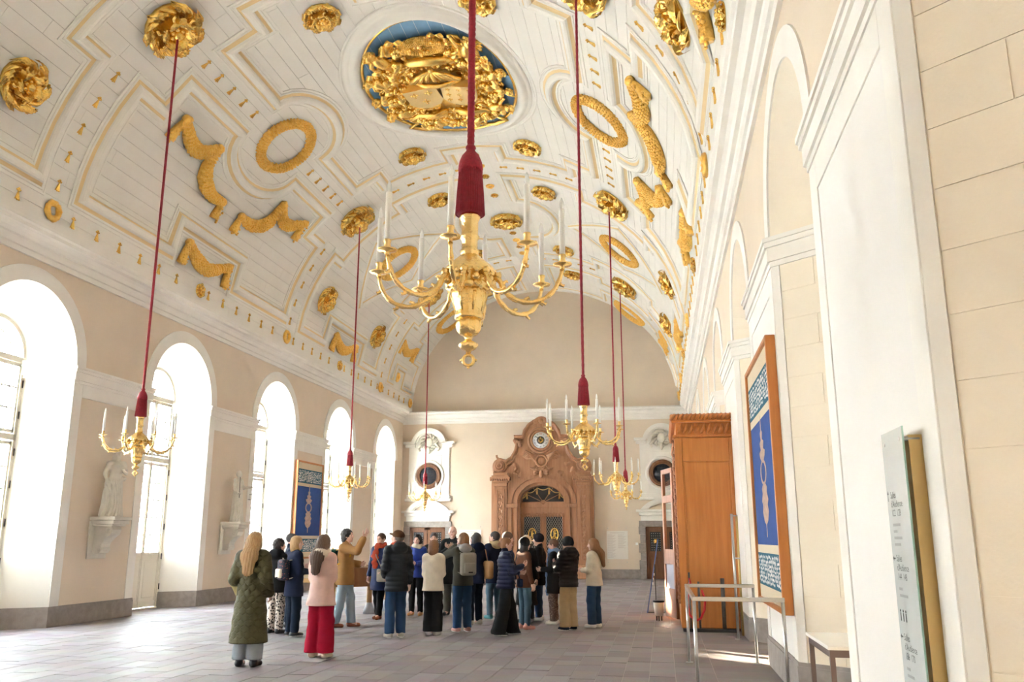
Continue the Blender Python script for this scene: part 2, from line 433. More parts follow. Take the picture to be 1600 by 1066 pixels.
# ------------------------------------------------------------------ ceiling: boarded barrel vault
m = MB(); nt_ = 72; yy = [YF - .3, YB + .3]
v = [vp(-.05 + 180.1 * i / nt_, y, -.03) for i in range(nt_ + 1) for y in yy]
m.add(v, [(2 * i, 2 * i + 1, 2 * i + 3, 2 * i + 2) for i in range(nt_)], 0, True)
ceil = props(m.build('ceiling', mat('board_joint_shadow', (0.42, 0.38, 0.31), 0.9), fix=False), 'ivory boarded barrel vault with moulded panels and gilded carving', 'ceiling', kind='structure')
NB = 60
for i in range(NB):
    t0, t1 = s2th(_s[-1] * i / NB), s2th(_s[-1] * (i + 1) / NB)
    dt = math.degrees(.0038 / 5.6)
    y = YF; cuts = [YF]
    y += random.uniform(3, 8)
    while y < YB - 2: cuts.append(y); y += random.uniform(7, 9.5)
    cuts.append(YB)
    for a, b in zip(cuts[:-1], cuts[1:]):
        m = MB(); v = []
        for h in (-.028, 0.0):
            for yy_ in (a + .003, b - .003):
                for t in (t0 + dt, (t0 + t1) / 2, t1 - dt): v.append(vp(t, yy_, h))
        m.add(v, [(6, 7, 10, 9), (7, 8, 11, 10), (0, 3, 9, 6), (2, 8, 11, 5), (0, 6, 7, 1), (1, 7, 8, 2)], 0)
        m.build('ceiling_board', CEILW, ceil, fix=False)

# moulded panel outlines swept on the vault
PROF = [(-.29, 0, 0), (-.29, .022, 0), (-.255, .022, 0), (-.245, .010, 0), (-.215, .010, 0), (-.205, .03, 0), (-.165, .032, 0), (-.16, .02, 1), (-.125, .05, 1), (-.10, .085, 0), (-.075, .125, 0), (-.035, .148, 0), (.02, .148, 0), (.06, .125, 0), (.085, .09, 0), (.095, .06, 1), (.13, .035, 1), (.16, .03, 0), (.205, .03, 0), (.215, .01, 0), (.245, .01, 0), (.255, .022, 0), (.285, .022, 0), (.285, 0, 0)]
def offset_loop(P, d):
    n = len(P); out = []
    for i in range(n):
        a = P[i - 1]; b = P[i]; c = P[(i + 1) % n]
        e1 = (b - a); e2 = (c - b); e1 = e1 / (np.hypot(*e1) + 1e-12); e2 = e2 / (np.hypot(*e2) + 1e-12)
        n1 = np.array([-e1[1], e1[0]]); n2 = np.array([-e2[1], e2[0]]); mt = n1 + n2; k = max(.25, 1 + float(n1 @ n2))
        out.append(b + mt * d / k)
    return np.array(out)
def moulding(pts, scale=1.0, prof=PROF, name='panel_moulding', mats=None):
    """pts: closed outline of (t, y) on the vault"""
    P = []
    for i in range(len(pts)):
        (t0, y0), (t1, y1) = pts[i], pts[(i + 1) % len(pts)]
        s0, s1 = th2s(t0), th2s(t1); k = max(1, int(abs(s1 - s0) / .45))
        for j in range(k): P.append((s0 + (s1 - s0) * j / k, y0 + (y1 - y0) * j / k))
    P = np.array(P); n = len(P); v = []
    for d, h, _ in prof:
        for s_, y in offset_loop(P, d * scale):
            s_ = min(max(s_, .02), _s[-1] - .02)
            v.append(vp(s2th(s_), y, h * scale))
    f = []; mi = []; k = len(prof)
    for j in range(k - 1):
        for i in range(n):
            f.append((j * n + i, j * n + (i + 1) % n, (j + 1) * n + (i + 1) % n, (j + 1) * n + i)); mi.append(prof[j][2])
    me = raw_mesh(name, v, f, False, mi)
    return link_mesh(name, me, mats or [WHITEP, OCHRE], ceil)
def arc_t(tc, yc, rt, ry, a0, a1, n=12): return [(tc + rt * math.cos(R(a0 + (a1 - a0) * i / n)), yc + ry * math.sin(R(a0 + (a1 - a0) * i / n))) for i in range(n + 1)]
YM = 18.58
def mir_t(P): return [(180 - t, y) for t, y in P][::-1]
def mir_y(P): return [(t, 2 * YM - y) for t, y in P][::-1]
# big bay: side panels that hug the wreaths
y0, y1 = 13.93, 23.25
P1 = [(171.2, y0), (145.2, y0), (145.2, 14.83), (137.2, 14.83)] + arc_t(137.2, YM, 8.8, 1.47, -90, 90, 16) + [(137.2, 22.35), (145.2, 22.35), (145.2, y1), (171.2, y1), (171.2, 20.1), (163, 20.1), (163, 17.06), (171.2, 17.06)]
moulding(P1); moulding(mir_t(P1))
# big bay: centre panel
def half_q():  # from the crown side, left half, increasing y
    return [(97.3, 14.1), (118.2, 14.1), (118.2, 14.84), (126.2, 14.84), (126.2, 17.11)] + [(126.2 - 8.6 * math.sin(math.pi * i / 16), YM - 1.47 * math.cos(math.pi * i / 16)) for i in range(1, 16)] + [(126.2, 20.05), (126.2, 22.32), (118.2, 22.32), (118.2, 23.06), (97.3, 23.06)]
HQ = half_q(); Q = [(97.3, 14.9)] + HQ + [(97.3, 22.26)] + [(82.7, 22.26)] + [(180 - t, y) for t, y in HQ[::-1]] + [(82.7, 14.9)]
moulding(Q)
# the bays before and behind
yc2 = 28.05
B2 = [(96, 24.3), (119, 24.3), (119, 25.1), (145.3, 25.1), (145.3, 24.4), (171.6, 24.4), (171.6, 26.3), (163, 26.3), (163, 29.8), (171.6, 29.8), (171.6, 31.7), (145.3, 31.7), (145.3, 31.0), (119, 31.0), (119, 31.8), (96, 31.8), (96, 29.9)] + [(96 + 11 * math.sin(math.pi * i / 12), 29.9 - 3.7 * i / 12 if False else yc2 + 1.85 * math.cos(math.pi * i / 12)) for i in range(1, 12)] + [(96, 26.2)]
for P in (B2, mir_t(B2), mir_y(B2), mir_y(mir_t(B2))): moulding(P, .9)
D2 = [(112.5, yc2), (132.3, 25.95), (152.5, yc2), (132.3, 30.15)]
for P in (D2, mir_t(D2), mir_y(D2), mir_y(mir_t(D2))): moulding(P, .62)
B3 = [(97, 33.3), (119, 33.3), (119, 34.0), (145, 34.0), (145, 33.3), (171.5, 33.3), (171.5, 33.95), (164, 33.95), (164, 35.2), (171.5, 35.2), (171.5, 36.6), (158, 36.6), (158, 35.7), (148, 35.7), (148, 35.2), (119, 35.2), (119, 36.6), (97, 36.6)]
for P in (B3, mir_t(B3), mir_y(B3), mir_y(mir_t(B3))): moulding(P, .7)
# ------------------------------------------------------------------ french windows in the left openings
WINP = mat('window_paint', (0.80, 0.74, 0.62), 0.5)
IRON = mat('dark_iron', (0.05, 0.045, 0.04), 0.5, 0.6)
XW = XL - .70
def window_unit(i, c):
    w = empty('window_%d' % (i + 1), (XW, c, 0))
    props(w, ('arched french window in the %s opening of the window wall' % ('first', 'second', 'third', 'fourth', 'fifth', 'sixth', 'seventh')[i]) + ' counted from the viewer', 'window', kind='structure')
    hw = .75
    fr = MB()
    o = [(y, z) for y, z in arch_pts(0, hw + .02)]; q = [(y, z) for y, z in arch_pts(0, hw - .06)]
    n = len(o)
    for k in range(n - 1):
        v = [(x, *p) for x in (-.05, .05) for p in (o[k], o[k + 1], q[k + 1], q[k])]
        fr.add(v, [(4, 5, 6, 7), (3, 2, 1, 0), (3, 7, 6, 2), (0, 1, 5, 4)], 0)
    fr.box(-.06, .06, -hw, hw, AS - .06, AS + .06, bev=.01)       # transom at the springing
    fr.box(-.05, .05, -hw, hw, 3.42, 3.54, bev=.01)
    fr.box(-.06, .06, -hw, hw, -.01, .04)
    fr.build('window_frame', WINP, w)
    for sgn in (-1, 1):
        y0, y1 = (.01, hw - .05) if sgn > 0 else (-hw + .05, -.01)
        lf = MB()
        for za, zb in ((.05, 3.40), (3.56, AS - .06)):
            lf.box(-.028, .028, y0, y0 + .055, za, zb); lf.box(-.028, .028, y1 - .055, y1, za, zb)
            lf.box(-.028, .028, y0, y1, za, za + (.14 if za < 1 else .06)); lf.box(-.028, .028, y0, y1, zb - .07, zb)
        lf.box(-.028, .028, y0, y1, 1.16, 1.30)
        lf.box(-.03, .018, y0 + .05, y1 - .05, .19, 1.17); lf.box(-.03, .026, y0 + .10, y1 - .10, .26, 1.10, bev=.012)
        lo = lf.build('casement', WINP, w)
        cols = np.linspace(y0 + .055, y1 - .055, 4)
        mu = MB()
        for yk in cols[1:-1]:
            mu.box(-.022, .022, yk - .016, yk + .016, 1.30, 3.33); mu.box(-.022, .022, yk - .016, yk + .016, 3.62, AS - .13)
        rows = [(1.30, 3.33, 5), (3.62, AS - .13, 3)]
        for za, zb, k in rows:
            for j in range(1, k):
                z = za + (zb - za) * j / k; mu.box(-.022, .022, y0 + .05, y1 - .05, z - .015, z + .015)
        mu.build('glazing_bar', WINP, lo)
        for za, zb, k in rows:
            for j in range(k):
                for a, b in zip(cols[:-1], cols[1:]):
                    z0 = za + (zb - za) * j / k; z1 = za + (zb - za) * (j + 1) / k
                    pm = MB(); pm.add([(0, a, z0), (0, b, z0), (0, b, z1), (0, a, z1)], [(0, 1, 2, 3)]); pm.build('pane', GLASS, lo, fix=False)
        if i >= 1:
            for z in (.5, 1.2, 1.9, 2.6, 3.2, 3.9, 4.5):
                MB().tube([(.055, (hw - .005) * sgn, z - .07), (.055, (hw - .005) * sgn, z + .07)], .014, 6).build('hinge', IRON, lo)
    MB().box(-.04, .04, -.03, .03, .05, AS - .06).build('astragal', WINP, w)
    fan = MB(); r0 = hw - .06
    for a in (36, 72, 108, 144):
        fan.tube([(0, .12 * math.cos(R(a)), AS + .06 + .12 * math.sin(R(a))), (0, r0 * math.cos(R(a)), AS + r0 * math.sin(R(a)))], .017, 6)
    for rr in (.12, .42):
        fan.tube([(0, rr * math.cos(R(a)), AS + .06 + rr * math.sin(R(a))) for a in range(0, 181, 15)], .017, 6)
    fo = fan.build('fanlight_bar', WINP, w)
    angs = [0, 36, 72, 108, 144, 180]
    for a, b in zip(angs[:-1], angs[1:]):
        pl = [(0, 0, AS + .06)] + [(0, r0 * math.cos(R(a + (b - a) * k / 4)), AS + .03 + r0 * math.sin(R(a + (b - a) * k / 4))) for k in range(5)]
        pm = MB(); pm.add(pl, [tuple(range(6))]); pm.build('pane', GLASS, w, fix=False)
    pd = bpy.data.lights.new('window_daylight', 'AREA'); pd.shape = 'RECTANGLE'; pd.size = 1.6; pd.size_y = 5.8
    po = bpy.data.objects.new('window_daylight', pd); COL.objects.link(po); po.location = (XW - .5, c, 2.9)
    po.rotation_euler = (0, R(-90), 0)
    po.rotation_euler = Vector((1, 0, 0)).to_track_quat('-Z', 'Z').to_euler()
    pd.cycles.is_portal = True
for i, c in enumerate(OPEN): window_unit(i, c)
# unseen additions: paving to bounce light, a block to shade all but window heads
props(MB().box(-60, XL - .95, -40, 80, -.6, -.3).build('ground', mat('bounce_paving', (0.62, 0.58, 0.52), 0.9)), 'unseen pale paving added outside the windows to bounce light', 'ground', kind='structure')
cw = MB(); XB_ = -32.0
cw.box(XB_ - 8, XB_, -60, 110, -.3, 13.2)
props(cw.build('wall_sun_blocker', mat('sun_blocker_pale', (0.80, 0.77, 0.72), 0.9)), 'unseen pale block added outside to hold off the low sun', 'wall', kind='structure')
# ------------------------------------------------------------------ gilded carving
def leaf(m, L, W, H, ang, r0=0.0, curl=0.35, nu=12, nv=8, z0=0.0, swirl=0.0, serr=5, mi=0):
    """an acanthus leaf that starts at radius r0 in direction ang and arches up and curls over at the tip"""
    v = []
    for i in range(nu + 1):
        u = i / nu
        w = W * (math.sin(math.pi * min(1, u * .86 + .10)) ** .75) * (1 + .26 * math.sin(u * serr * 2 * math.pi))
        if i == nu: w *= .25
        r = r0 + L * (u if u < .8 else .8 + .2 * math.sin((u - .8) / .2 * 1.8) / 1.8 * (1 - curl))
        zc = z0 + H * math.sin(math.pi * u * .72) - (curl * H * ((u - .75) / .25) ** 2 * .6 if u > .75 else 0)
        a = ang + swirl * u * u
        for j in range(nv + 1):
            q = 2 * j / nv - 1
            x = r; y = w * q
            z = zc + .20 * W * math.cos(q * 4 * math.pi) * (1 - .5 * u) - .55 * W * q * q * (1 - .3 * u)
            v.append((x * math.cos(a) - y * math.sin(a), x * math.sin(a) + y * math.cos(a), max(z, .005)))
    f = [(i * (nv + 1) + j, (i + 1) * (nv + 1) + j, (i + 1) * (nv + 1) + j + 1, i * (nv + 1) + j + 1) for i in range(nu) for j in range(nv)]
    m.add(v, f, mi, True)
def rosette_mesh(name, Rr, n1=8, n2=6, swirl=0.0, depth=.30, bud=True):
    m = MB()
    m.lathe([(Rr * .80, 0.0), (Rr * .72, depth * Rr * .25), (Rr * .45, depth * Rr * .42), (0.0, depth * Rr * .5)], n=20)
    for k in range(n1): leaf(m, Rr * .72, Rr * .27, depth * Rr * .95, 2 * math.pi * k / n1, Rr * .28, swirl=swirl, curl=.9, serr=4)
    for k in range(n1): leaf(m, Rr * .56, Rr * .15, depth * Rr * .75, 2 * math.pi * (k + .5) / n1, Rr * .34, swirl=swirl, curl=.5, serr=3, nu=8, nv=4)
    for k in range(n2): leaf(m, Rr * .42, Rr * .19, depth * Rr * 1.0, 2 * math.pi * (k + .5) / n2, Rr * .12, swirl=-swirl * 1.2, curl=1.2, z0=depth * Rr * .45, serr=3)
    for k in range(n2):
        a = 2 * math.pi * (k + .1) / n2; m.tube([(Rr * (.5 + .12 * math.cos(w)) * math.cos(a + .16 * math.sin(w)), Rr * (.5 + .12 * math.cos(w)) * math.sin(a + .16 * math.sin(w)), depth * Rr * (.95 + .06 * w)) for w in (0, 1, 2, 3, 4, 5)], [Rr * .05, Rr * .05, Rr * .045, Rr * .04, Rr * .03, Rr * .02], 6)
    if bud:
        m.sphere((0, 0, depth * Rr * 1.05), Rr * .15, 6)
        for k in range(6):
            a = 2 * math.pi * k / 6; m.sphere((Rr * .16 * math.cos(a), Rr * .16 * math.sin(a), depth * Rr * .95), Rr * .08, 4)
    o = m.build(name, GOLD, None, fix=False); me = o.data; bpy.data.objects.remove(o); return me
ROS_BIG = rosette_mesh('rosette_big', .70, 7, 6, .5, .36)
ROS_MED = rosette_mesh('rosette_medium', .48, 8, 6, .0, .34)
ROS_SIDE = rosette_mesh('rosette_side', .56, 6, 5, .8, .36)
ROS_MID = rosette_mesh('rosette_centre', .66, 10, 8, .0, .34)
ROS_SM = rosette_mesh('rosette_small', .21, 6, 5, .0, .36)
ROS_TINY = rosette_mesh('rosette_tiny', .15, 6, 4, .0, .36)
def on_vault(name, me, t, y, rot=0.0, h=0.0, mt=None):
    o = link_mesh(name, me, mt or GOLD, ceil); o.matrix_local = vmat(t, y, h, rot); return o
def wreath_mesh(name, a, b, r, nu=64, nv=12, scales=26):
    v = []; f = []
    for i in range(nu):
        u = 2 * math.pi * i / nu
        for j in range(nv):
            w = 2 * math.pi * j / nv
            k = (u * scales / (2 * math.pi) + (.5 if int(w / (2 * math.pi) * 6) % 2 else 0)) % 1.0
            rr = r * (.82 + .30 * k) * (1 + .10 * math.sin(u * 37 + j * 5.3)) * (1 + .08 * math.sin(u * 4 + 1))
            c = Vector((a * math.cos(u), b * math.sin(u), 0)); d = Vector((math.cos(u) * b, math.sin(u) * a, 0)).normalized()
            p = c + d * rr * math.cos(w); v.append((p.x, p.y, r * .45 + rr * .95 * math.sin(w)))
    f = [(i * nv + j, ((i + 1) % nu) * nv + j, ((i + 1) % nu) * nv + (j + 1) % nv, i * nv + (j + 1) % nv) for i in range(nu) for j in range(nv)]
    if a > .3:
        t = MB(); t.add(v, f, 0, True)
        for i in range(58):
            u = 2 * math.pi * i / 58; c = Vector((a * math.cos(u), b * math.sin(u), 0)); dd = Vector((math.cos(u) * b, math.sin(u) * a, 0)).normalized()
            for j in range(8):
                w = -.35 + (math.pi + .7) * (j + (.5 if i % 2 else 0)) / 8; p = c + dd * r * math.cos(w); t.sphere((p.x, p.y, r * .45 + r * .95 * math.sin(w)), r * random.uniform(.20, .32), 3)
        v, f = t.v, t.f
    return raw_mesh(name, v, f, True)
WR_BIG = wreath_mesh('wreath_big', .70, .77, .118)
WR_SM = wreath_mesh('wreath_small', .15, .15, .062, 28, 8, 12)
WR_TINY = wreath_mesh('wreath_tiny', .10, .10, .045, 20, 6, 8)
def both(t): return (t, 180 - t) if abs(t - 90) > 1 else (t,)
def ys(y): return (y, 2 * YM - y) if abs(y - YM) > .3 else (y,)
# rosettes that carry the chandelier cords, and the others
for y in (13.42, 23.72, 5.1, 32.3):
    for t in both(131.8): on_vault('rosette', ROS_BIG, t, y, random.random() * 6)
for y in ys(21.98):
    for t in both(106.5): on_vault('rosette', ROS_MED, t, y, random.random() * 6)
for y in ys(25.25):
    for t in both(106.8): on_vault('rosette', ROS_MED, t, y, random.random() * 6)
for y in ys(30.9):
    for t in both(106.8): on_vault('rosette', ROS_MED, t, y, random.random() * 6)
for y in ys(34.0):
    for t in both(107.2): on_vault('rosette', ROS_MED, t, y, random.random() * 6)
for y in ys(25.46) + ys(30.6):
    for t in both(158.3): on_vault('rosette', ROS_SIDE, t, y, random.random() * 6)
for y in ys(28.0): on_vault('rosette', ROS_MID, 90, y)
for y in ys(YM) + ys(28.05):
    for t in both(131.6): on_vault('wreath', WR_BIG, t, y, 0, 0, GOLDR)
for y in ys(36.2):
    for t in both(132.2): on_vault('wreath', WR_BIG, t, y, 0, 0, GOLDR)
for y in (13.3, 23.6, 2.9, 32.5, 36.7, 4.8):
    for t in both(176.4): on_vault('wreath', WR_SM, t, y, 0, 0, GOLDR)
for y in ys(YM) + ys(28.0):
    for t in both(176.5): on_vault('rosette', ROS_SM, t, y)
for t in both(168.3):
    for y in ys(34.4): on_vault('wreath', WR_SM, t, y, 0, 0, GOLDR)
for k in range(5):
    for y in ys(22.76 + .765 * k) + ys(29.4 + .765 * k): on_vault('rosette' if k % 2 == 0 else 'wreath', ROS_TINY if k % 2 == 0 else WR_TINY, 90, y, 0, 0, None if k % 2 == 0 else GOLDR)
# ermine spots
em = MB()
em.prism([(-.045, 0), (.02, .02), (.125, .055), (.105, .02), (.135, 0), (.105, -.02), (.125, -.055), (.02, -.02)], 0, .03, 'z')
for x, y in ((-.085, 0), (-.06, .032), (-.06, -.032), (-.045, 0)): em.sphere((x, y, .018), .022, 4)
_o = em.build('ermine_spot', GOLD, None); EM = _o.data; bpy.data.objects.remove(_o)
def ermine(t, y): on_vault('ermine_spot', EM, t, y, 0 if t >= 90 else math.pi)
rows = []
for yb in (13.3, 23.65, 3.0, 32.45):
    for k in range(5):
        for t in both(146.1 + 6.2 * k): rows.append((t, yb))
    for k in range(5):
        for t in both(96.5 + 5.0 * k): rows.append((t, yb))
for k in range(5):
    for t in both(131.7):
        rows += [(t, 14.75 + .545 * k), (t, 22.4 - .545 * k)]
y = 5.6
marks = [13.3, 23.6, 2.9, 32.5, 36.7, 18.58, 28.05, 9.1]
y = 2.2
while y < 36.6:
    if min(abs(y - q) for q in marks) > .35:
        for t in both(176.5): rows.append((t, y))
    y += .73
rows = sorted(rows, key=lambda q: (q[1] - 1.6))[:]
vis = [q for q in rows if (lambda u: -20 < u[0] < 1620 and -20 < u[1] < 1090)(project(vp(*q)))]
for q in vis[:290]: ermine(*q)
# garlands of leaves
def garland(tail0, k0, mids, tail1, extra=None):
    m = MB(); seq = [k0] + mids
    def tube_ty(P, rr, n=10):
        pts = [vp(t, y, .07) for t, y in P]; m.tube(pts, rr, n)
    def swag(a, b, via):
        P = [a] + via + [b]; out = []
        for i in range(13):
            u = i / 12 * (len(P) - 1); k = min(int(u), len(P) - 2); w = u - k
            p0 = P[max(k - 1, 0)]; p1 = P[k]; p2 = P[k + 1]; p3 = P[min(k + 2, len(P) - 1)]
            out.append(tuple(.5 * ((2 * p1[q]) + (-p0[q] + p2[q]) * w + (2 * p0[q] - 5 * p1[q] + 4 * p2[q] - p3[q]) * w * w + (-p0[q] + 3 * p1[q] - 3 * p2[q] + p3[q]) * w ** 3) for q in (0, 1)))
        rr = [.075 + .095 * math.sin(math.pi * i / 12) * (.9 + .2 * random.random()) for i in range(13)]
        tube_ty(out, rr)
        S_ = [(th2s(t), y) for t, y in out]
        for i in range(1, 24):
            k = min(i // 2, 11); w = (i % 2) * .5; sc_ = S_[k][0] * (1 - w) + S_[k + 1][0] * w; yc_ = S_[k][1] * (1 - w) + S_[k + 1][1] * w; rq = rr[k] * (1 - w) + rr[k + 1] * w
            tx_, ty_ = S_[k + 1][0] - S_[k][0], S_[k + 1][1] - S_[k][1]; tl = math.hypot(tx_, ty_) + 1e-9; nx_, ny_ = -ty_ / tl, tx_ / tl
            for j in range(9):
                f_ = math.pi * (j + (.5 if i % 2 else 0)) / 8.5; q = rq * .97
                m.sphere(vp(s2th(sc_ + nx_ * q * math.cos(f_)), yc_ + ny_ * q * math.cos(f_), .07 + q * math.sin(f_)), random.uniform(.024, .046), 3)
    knots = [k0]
    cur = k0
    for via, k in mids: swag(cur, k, via); cur = k; knots.append(k)
    for k in knots:
        m.sphere(vp(*k, .09), .115, 5)
        for s in range(4): m.sphere(vp(k[0] + random.uniform(-.8, .8), k[1] + random.uniform(-.1, .1), .12), .055, 4)
    for (a, b) in ((k0, tail0), (cur, tail1)):
        P = [(a[0] + (b[0] - a[0]) * i / 5, a[1] + (b[1] - a[1]) * i / 5) for i in range(6)]
        for i in range(1, 6):
            for _ in range(7): m.sphere(vp(P[i][0] + random.uniform(-.6, .6), P[i][1] + random.uniform(-.09, .09) * (1 + i * .1), .07 + random.uniform(.03, .09)), random.uniform(.022, .038), 3)
        tube_ty(P, [.06, .07, .085, .095, .115, .12])
    return m.build('garland', GOLDR, ceil, fix=False)
def four(tail0, k0, mids, tail1, my=True):
    fl = [(lambda q: q), (lambda q: (180 - q[0], q[1]))]
    if my: fl += [(lambda q: (q[0], 2 * YM - q[1])), (lambda q: (180 - q[0], 2 * YM - q[1]))]
    for g in fl: garland(g(tail0), g(k0), [([g(w) for w in via], g(k)) for via, k in mids], g(tail1))
four((149.2, 15.36), (143.4, 15.42), [([(146.6, 15.95), (146.9, 16.40)], (143.4, 16.85)), ([(148.6, 16.88), (151.8, 17.12), (153.6, 17.6)], (153.2, 18.08))], (158.0, 18.1))
four((172.6, 17.5), (166.9, 17.6), [([(169.8, 18.1), (170.6, 18.65)], (166.9, 19.5))], (172.6, 19.55), my=False)
four((172.8, 26.95), (167.0, 27.1), [([(169.9, 27.55), (170.7, 28.05)], (167.0, 29.0))], (172.8, 29.05))
four((158.8, 33.36), (153.4, 33.4), [([(156.1, 33.95), (156.4, 34.5)], (153.0, 35.2))], (158.9, 35.25))

# ------------------------------------------------------------------ the coat of arms on the crown of the vault
YMED = 18.47
med = empty('coat_of_arms', (XC + .08, YMED, VZ + VB), 0, 'gilded carved coat of arms with cherubs on an oval blue ceiling panel', 'coat of arms')
ME_ = Matrix(((1, 0, 0), (0, -1, 0), (0, 0, -1))).to_4x4()   # emblem frame: x right, y up (towards the viewer), z down into the room
AX, AY = 1.80, 2.60
def oval(a, b, n=64): return [(a * math.cos(2 * math.pi * i / n), b * math.sin(2 * math.pi * i / n)) for i in range(n)]
def sag(x): return VB - VB * math.sqrt(max(0, 1 - ((x) / VA) ** 2))   # the vault falls away sideways
g = MB()
for k in range(12):
    x0 = -AX + 2 * AX * k / 12 + .004; x1 = -AX + 2 * AX * (k + 1) / 12 - .004
    P = []
    for x in np.linspace(x0, x1, 4): P.append((x, AY * math.sqrt(max(0, 1 - (x / AX) ** 2)), ))
    m = MB(); up = [(x, y, .03 + sag(x)) for x, y in P]; dn = [(x, -y, .03 + sag(x)) for x, y in P]
    m.add(up + dn, [(i, i + 1, 5 + i, 4 + i) for i in range(3)], 0, False, ME_); m.build('blue_board', BLUEP, med, fix=False)
def oval_roll(name, prof, mt):
    n = 72; v = []
    for d, h in prof:
        for x, y in oval(AX + d, AY + d, n): v.append(ME_ @ Vector((x, y, h + sag(x))))
    k = len(prof); f = [(j * n + i, j * n + (i + 1) % n, (j + 1) * n + (i + 1) % n, (j + 1) * n + i) for j in range(k - 1) for i in range(n)]
    return link_mesh(name, raw_mesh(name, v, f, True), mt, med)
oval_roll('gilt_rim', [(-.04, .02), (-.03, .07), (.0, .09), (.03, .07), (.05, .04)], GOLD)
oval_roll('oval_frame', [(.04, 0), (.05, .10), (.10, .155), (.17, .165), (.24, .14), (.29, .08), (.33, .05), (.40, .05), (.41, .02), (.48, .02), (.49, .035), (.53, .035), (.54, 0)], WHITEP)
def emb(name, m, mt=GOLD): 
    m.v = [tuple(ME_ @ (Vector((p[0], p[1], p[2] * .82)) + Vector((0, 0, .03 + sag(p[0]))))) for p in m.v]; return m.build(name, mt, med, fix=True)
lg_ = MB(); NR, NT = 14, 64; vv = [(0, -.1, .30)]
for i in range(1, NR + 1):
    for j in range(NT):
        a = 2 * math.pi * j / NT; q = i / NR; vv.append((AX * .74 * q * math.cos(a), AY * .76 * q * math.sin(a) - .05, (.20 * (1 - q ** 3) + .05 * math.sin(9 * a + 6 * q) * math.sin(14 * q + 2 * math.sin(5 * a))) * (1 if i < NR else .05)))
lg_.add(vv, [(0, 1 + j, 1 + (j + 1) % NT) for j in range(NT)] + [(1 + (i - 1) * NT + j, 1 + i * NT + j, 1 + i * NT + (j + 1) % NT, 1 + (i - 1) * NT + (j + 1) % NT) for i in range(1, NR) for j in range(NT)], 0, True)
emb('carved_ground', lg_, GOLDR)
# shields with their charges
PALEG = mat('pale_gilding', (0.95, 0.72, 0.34), 0.38, 1.0, bump=0.2, bscale=90)
for sx, tilt, fleur in ((-.44, .10, True), (.44, -.10, False)):
    sh = MB(); c, s_ = math.cos(tilt), math.sin(tilt)
    poly = [(-.42, .42), (.42, .42), (.42, -.18), (.30, -.38), (0, -.50), (-.30, -.38), (-.42, -.18)]
    sh.prism([(sx + x * c - y * s_, -.10 + x * s_ + y * c) for x, y in poly], .22, .46, 'z')
    so = emb('shield', sh, PALEG)
    chs = ([(-.18, .2), (.18, .2), (0, -.16)] if fleur else [(-.26 + .26 * i, .26 - .24 * j) for j in range(3) for i in range(3)])
    for x, y in chs:
        ch = MB()
        X_, Y_ = sx + x * c - y * s_, -.10 + x * s_ + y * c; q = .085 if fleur else .055
        ch.sphere((X_, Y_, .47), q * .55, 4); ch.sphere((X_, Y_ + q, .465), q * .5, 4, sc=(.6, 1.3, .6)); ch.sphere((X_ - q * .8, Y_ + q * .2, .465), q * .45, 4); ch.sphere((X_ + q * .8, Y_ + q * .2, .465), q * .45, 4); ch.sphere((X_, Y_ - q, .465), q * .5, 4, sc=(.8, 1.2, .6))
        co = emb('heraldic_charge', ch, GOLD); co.parent = so
# crown, mantle roll and wreath of the top
cr = MB()
for k in range(9):
    a = math.pi * (k + .5) / 9
    cr.tube([(.62 * math.cos(a), .42, .30), (.60 * math.cos(a) * .95, .62, .42), (.35 * math.cos(a), .86, .46), (0, .98, .40)], [.05, .075, .06, .03], 8)
cr.tube([(-.66, .40, .22), (-.3, .36, .40), (0, .35, .44), (.3, .36, .40), (.66, .40, .22)], .07, 8); cr.sphere((0, 1.02, .42), .07, 5)
emb('crown', cr)
mr = MB(); mr.tube([(-.62, 1.22, .20), (-.4, 1.28, .30), (0, 1.30, .33), (.4, 1.28, .30), (.62, 1.22, .20)], [.07, .12, .13, .12, .07], 12)
for s in (-1, 1):
    mr.tube([(.70 * s, 1.12, .2), (.95 * s, .85, .15), (1.02 * s, .4, .13), (1.0 * s, -.2, .13), (.95 * s, -.6, .15)], [.08, .12, .14, .13, .09], 10)
emb('mantle', mr)
wt = MB(); me_w = wreath_mesh('tmpw', .42, .20, .10, 40, 8, 14)
wt.add([(v.co.x, 1.78 + v.co.y, .16 + v.co.z) for v in me_w.vertices], [tuple(p.vertices) for p in me_w.polygons], 0, True); bpy.data.meshes.remove(me_w)
emb('laurel_crown', wt, GOLDR)
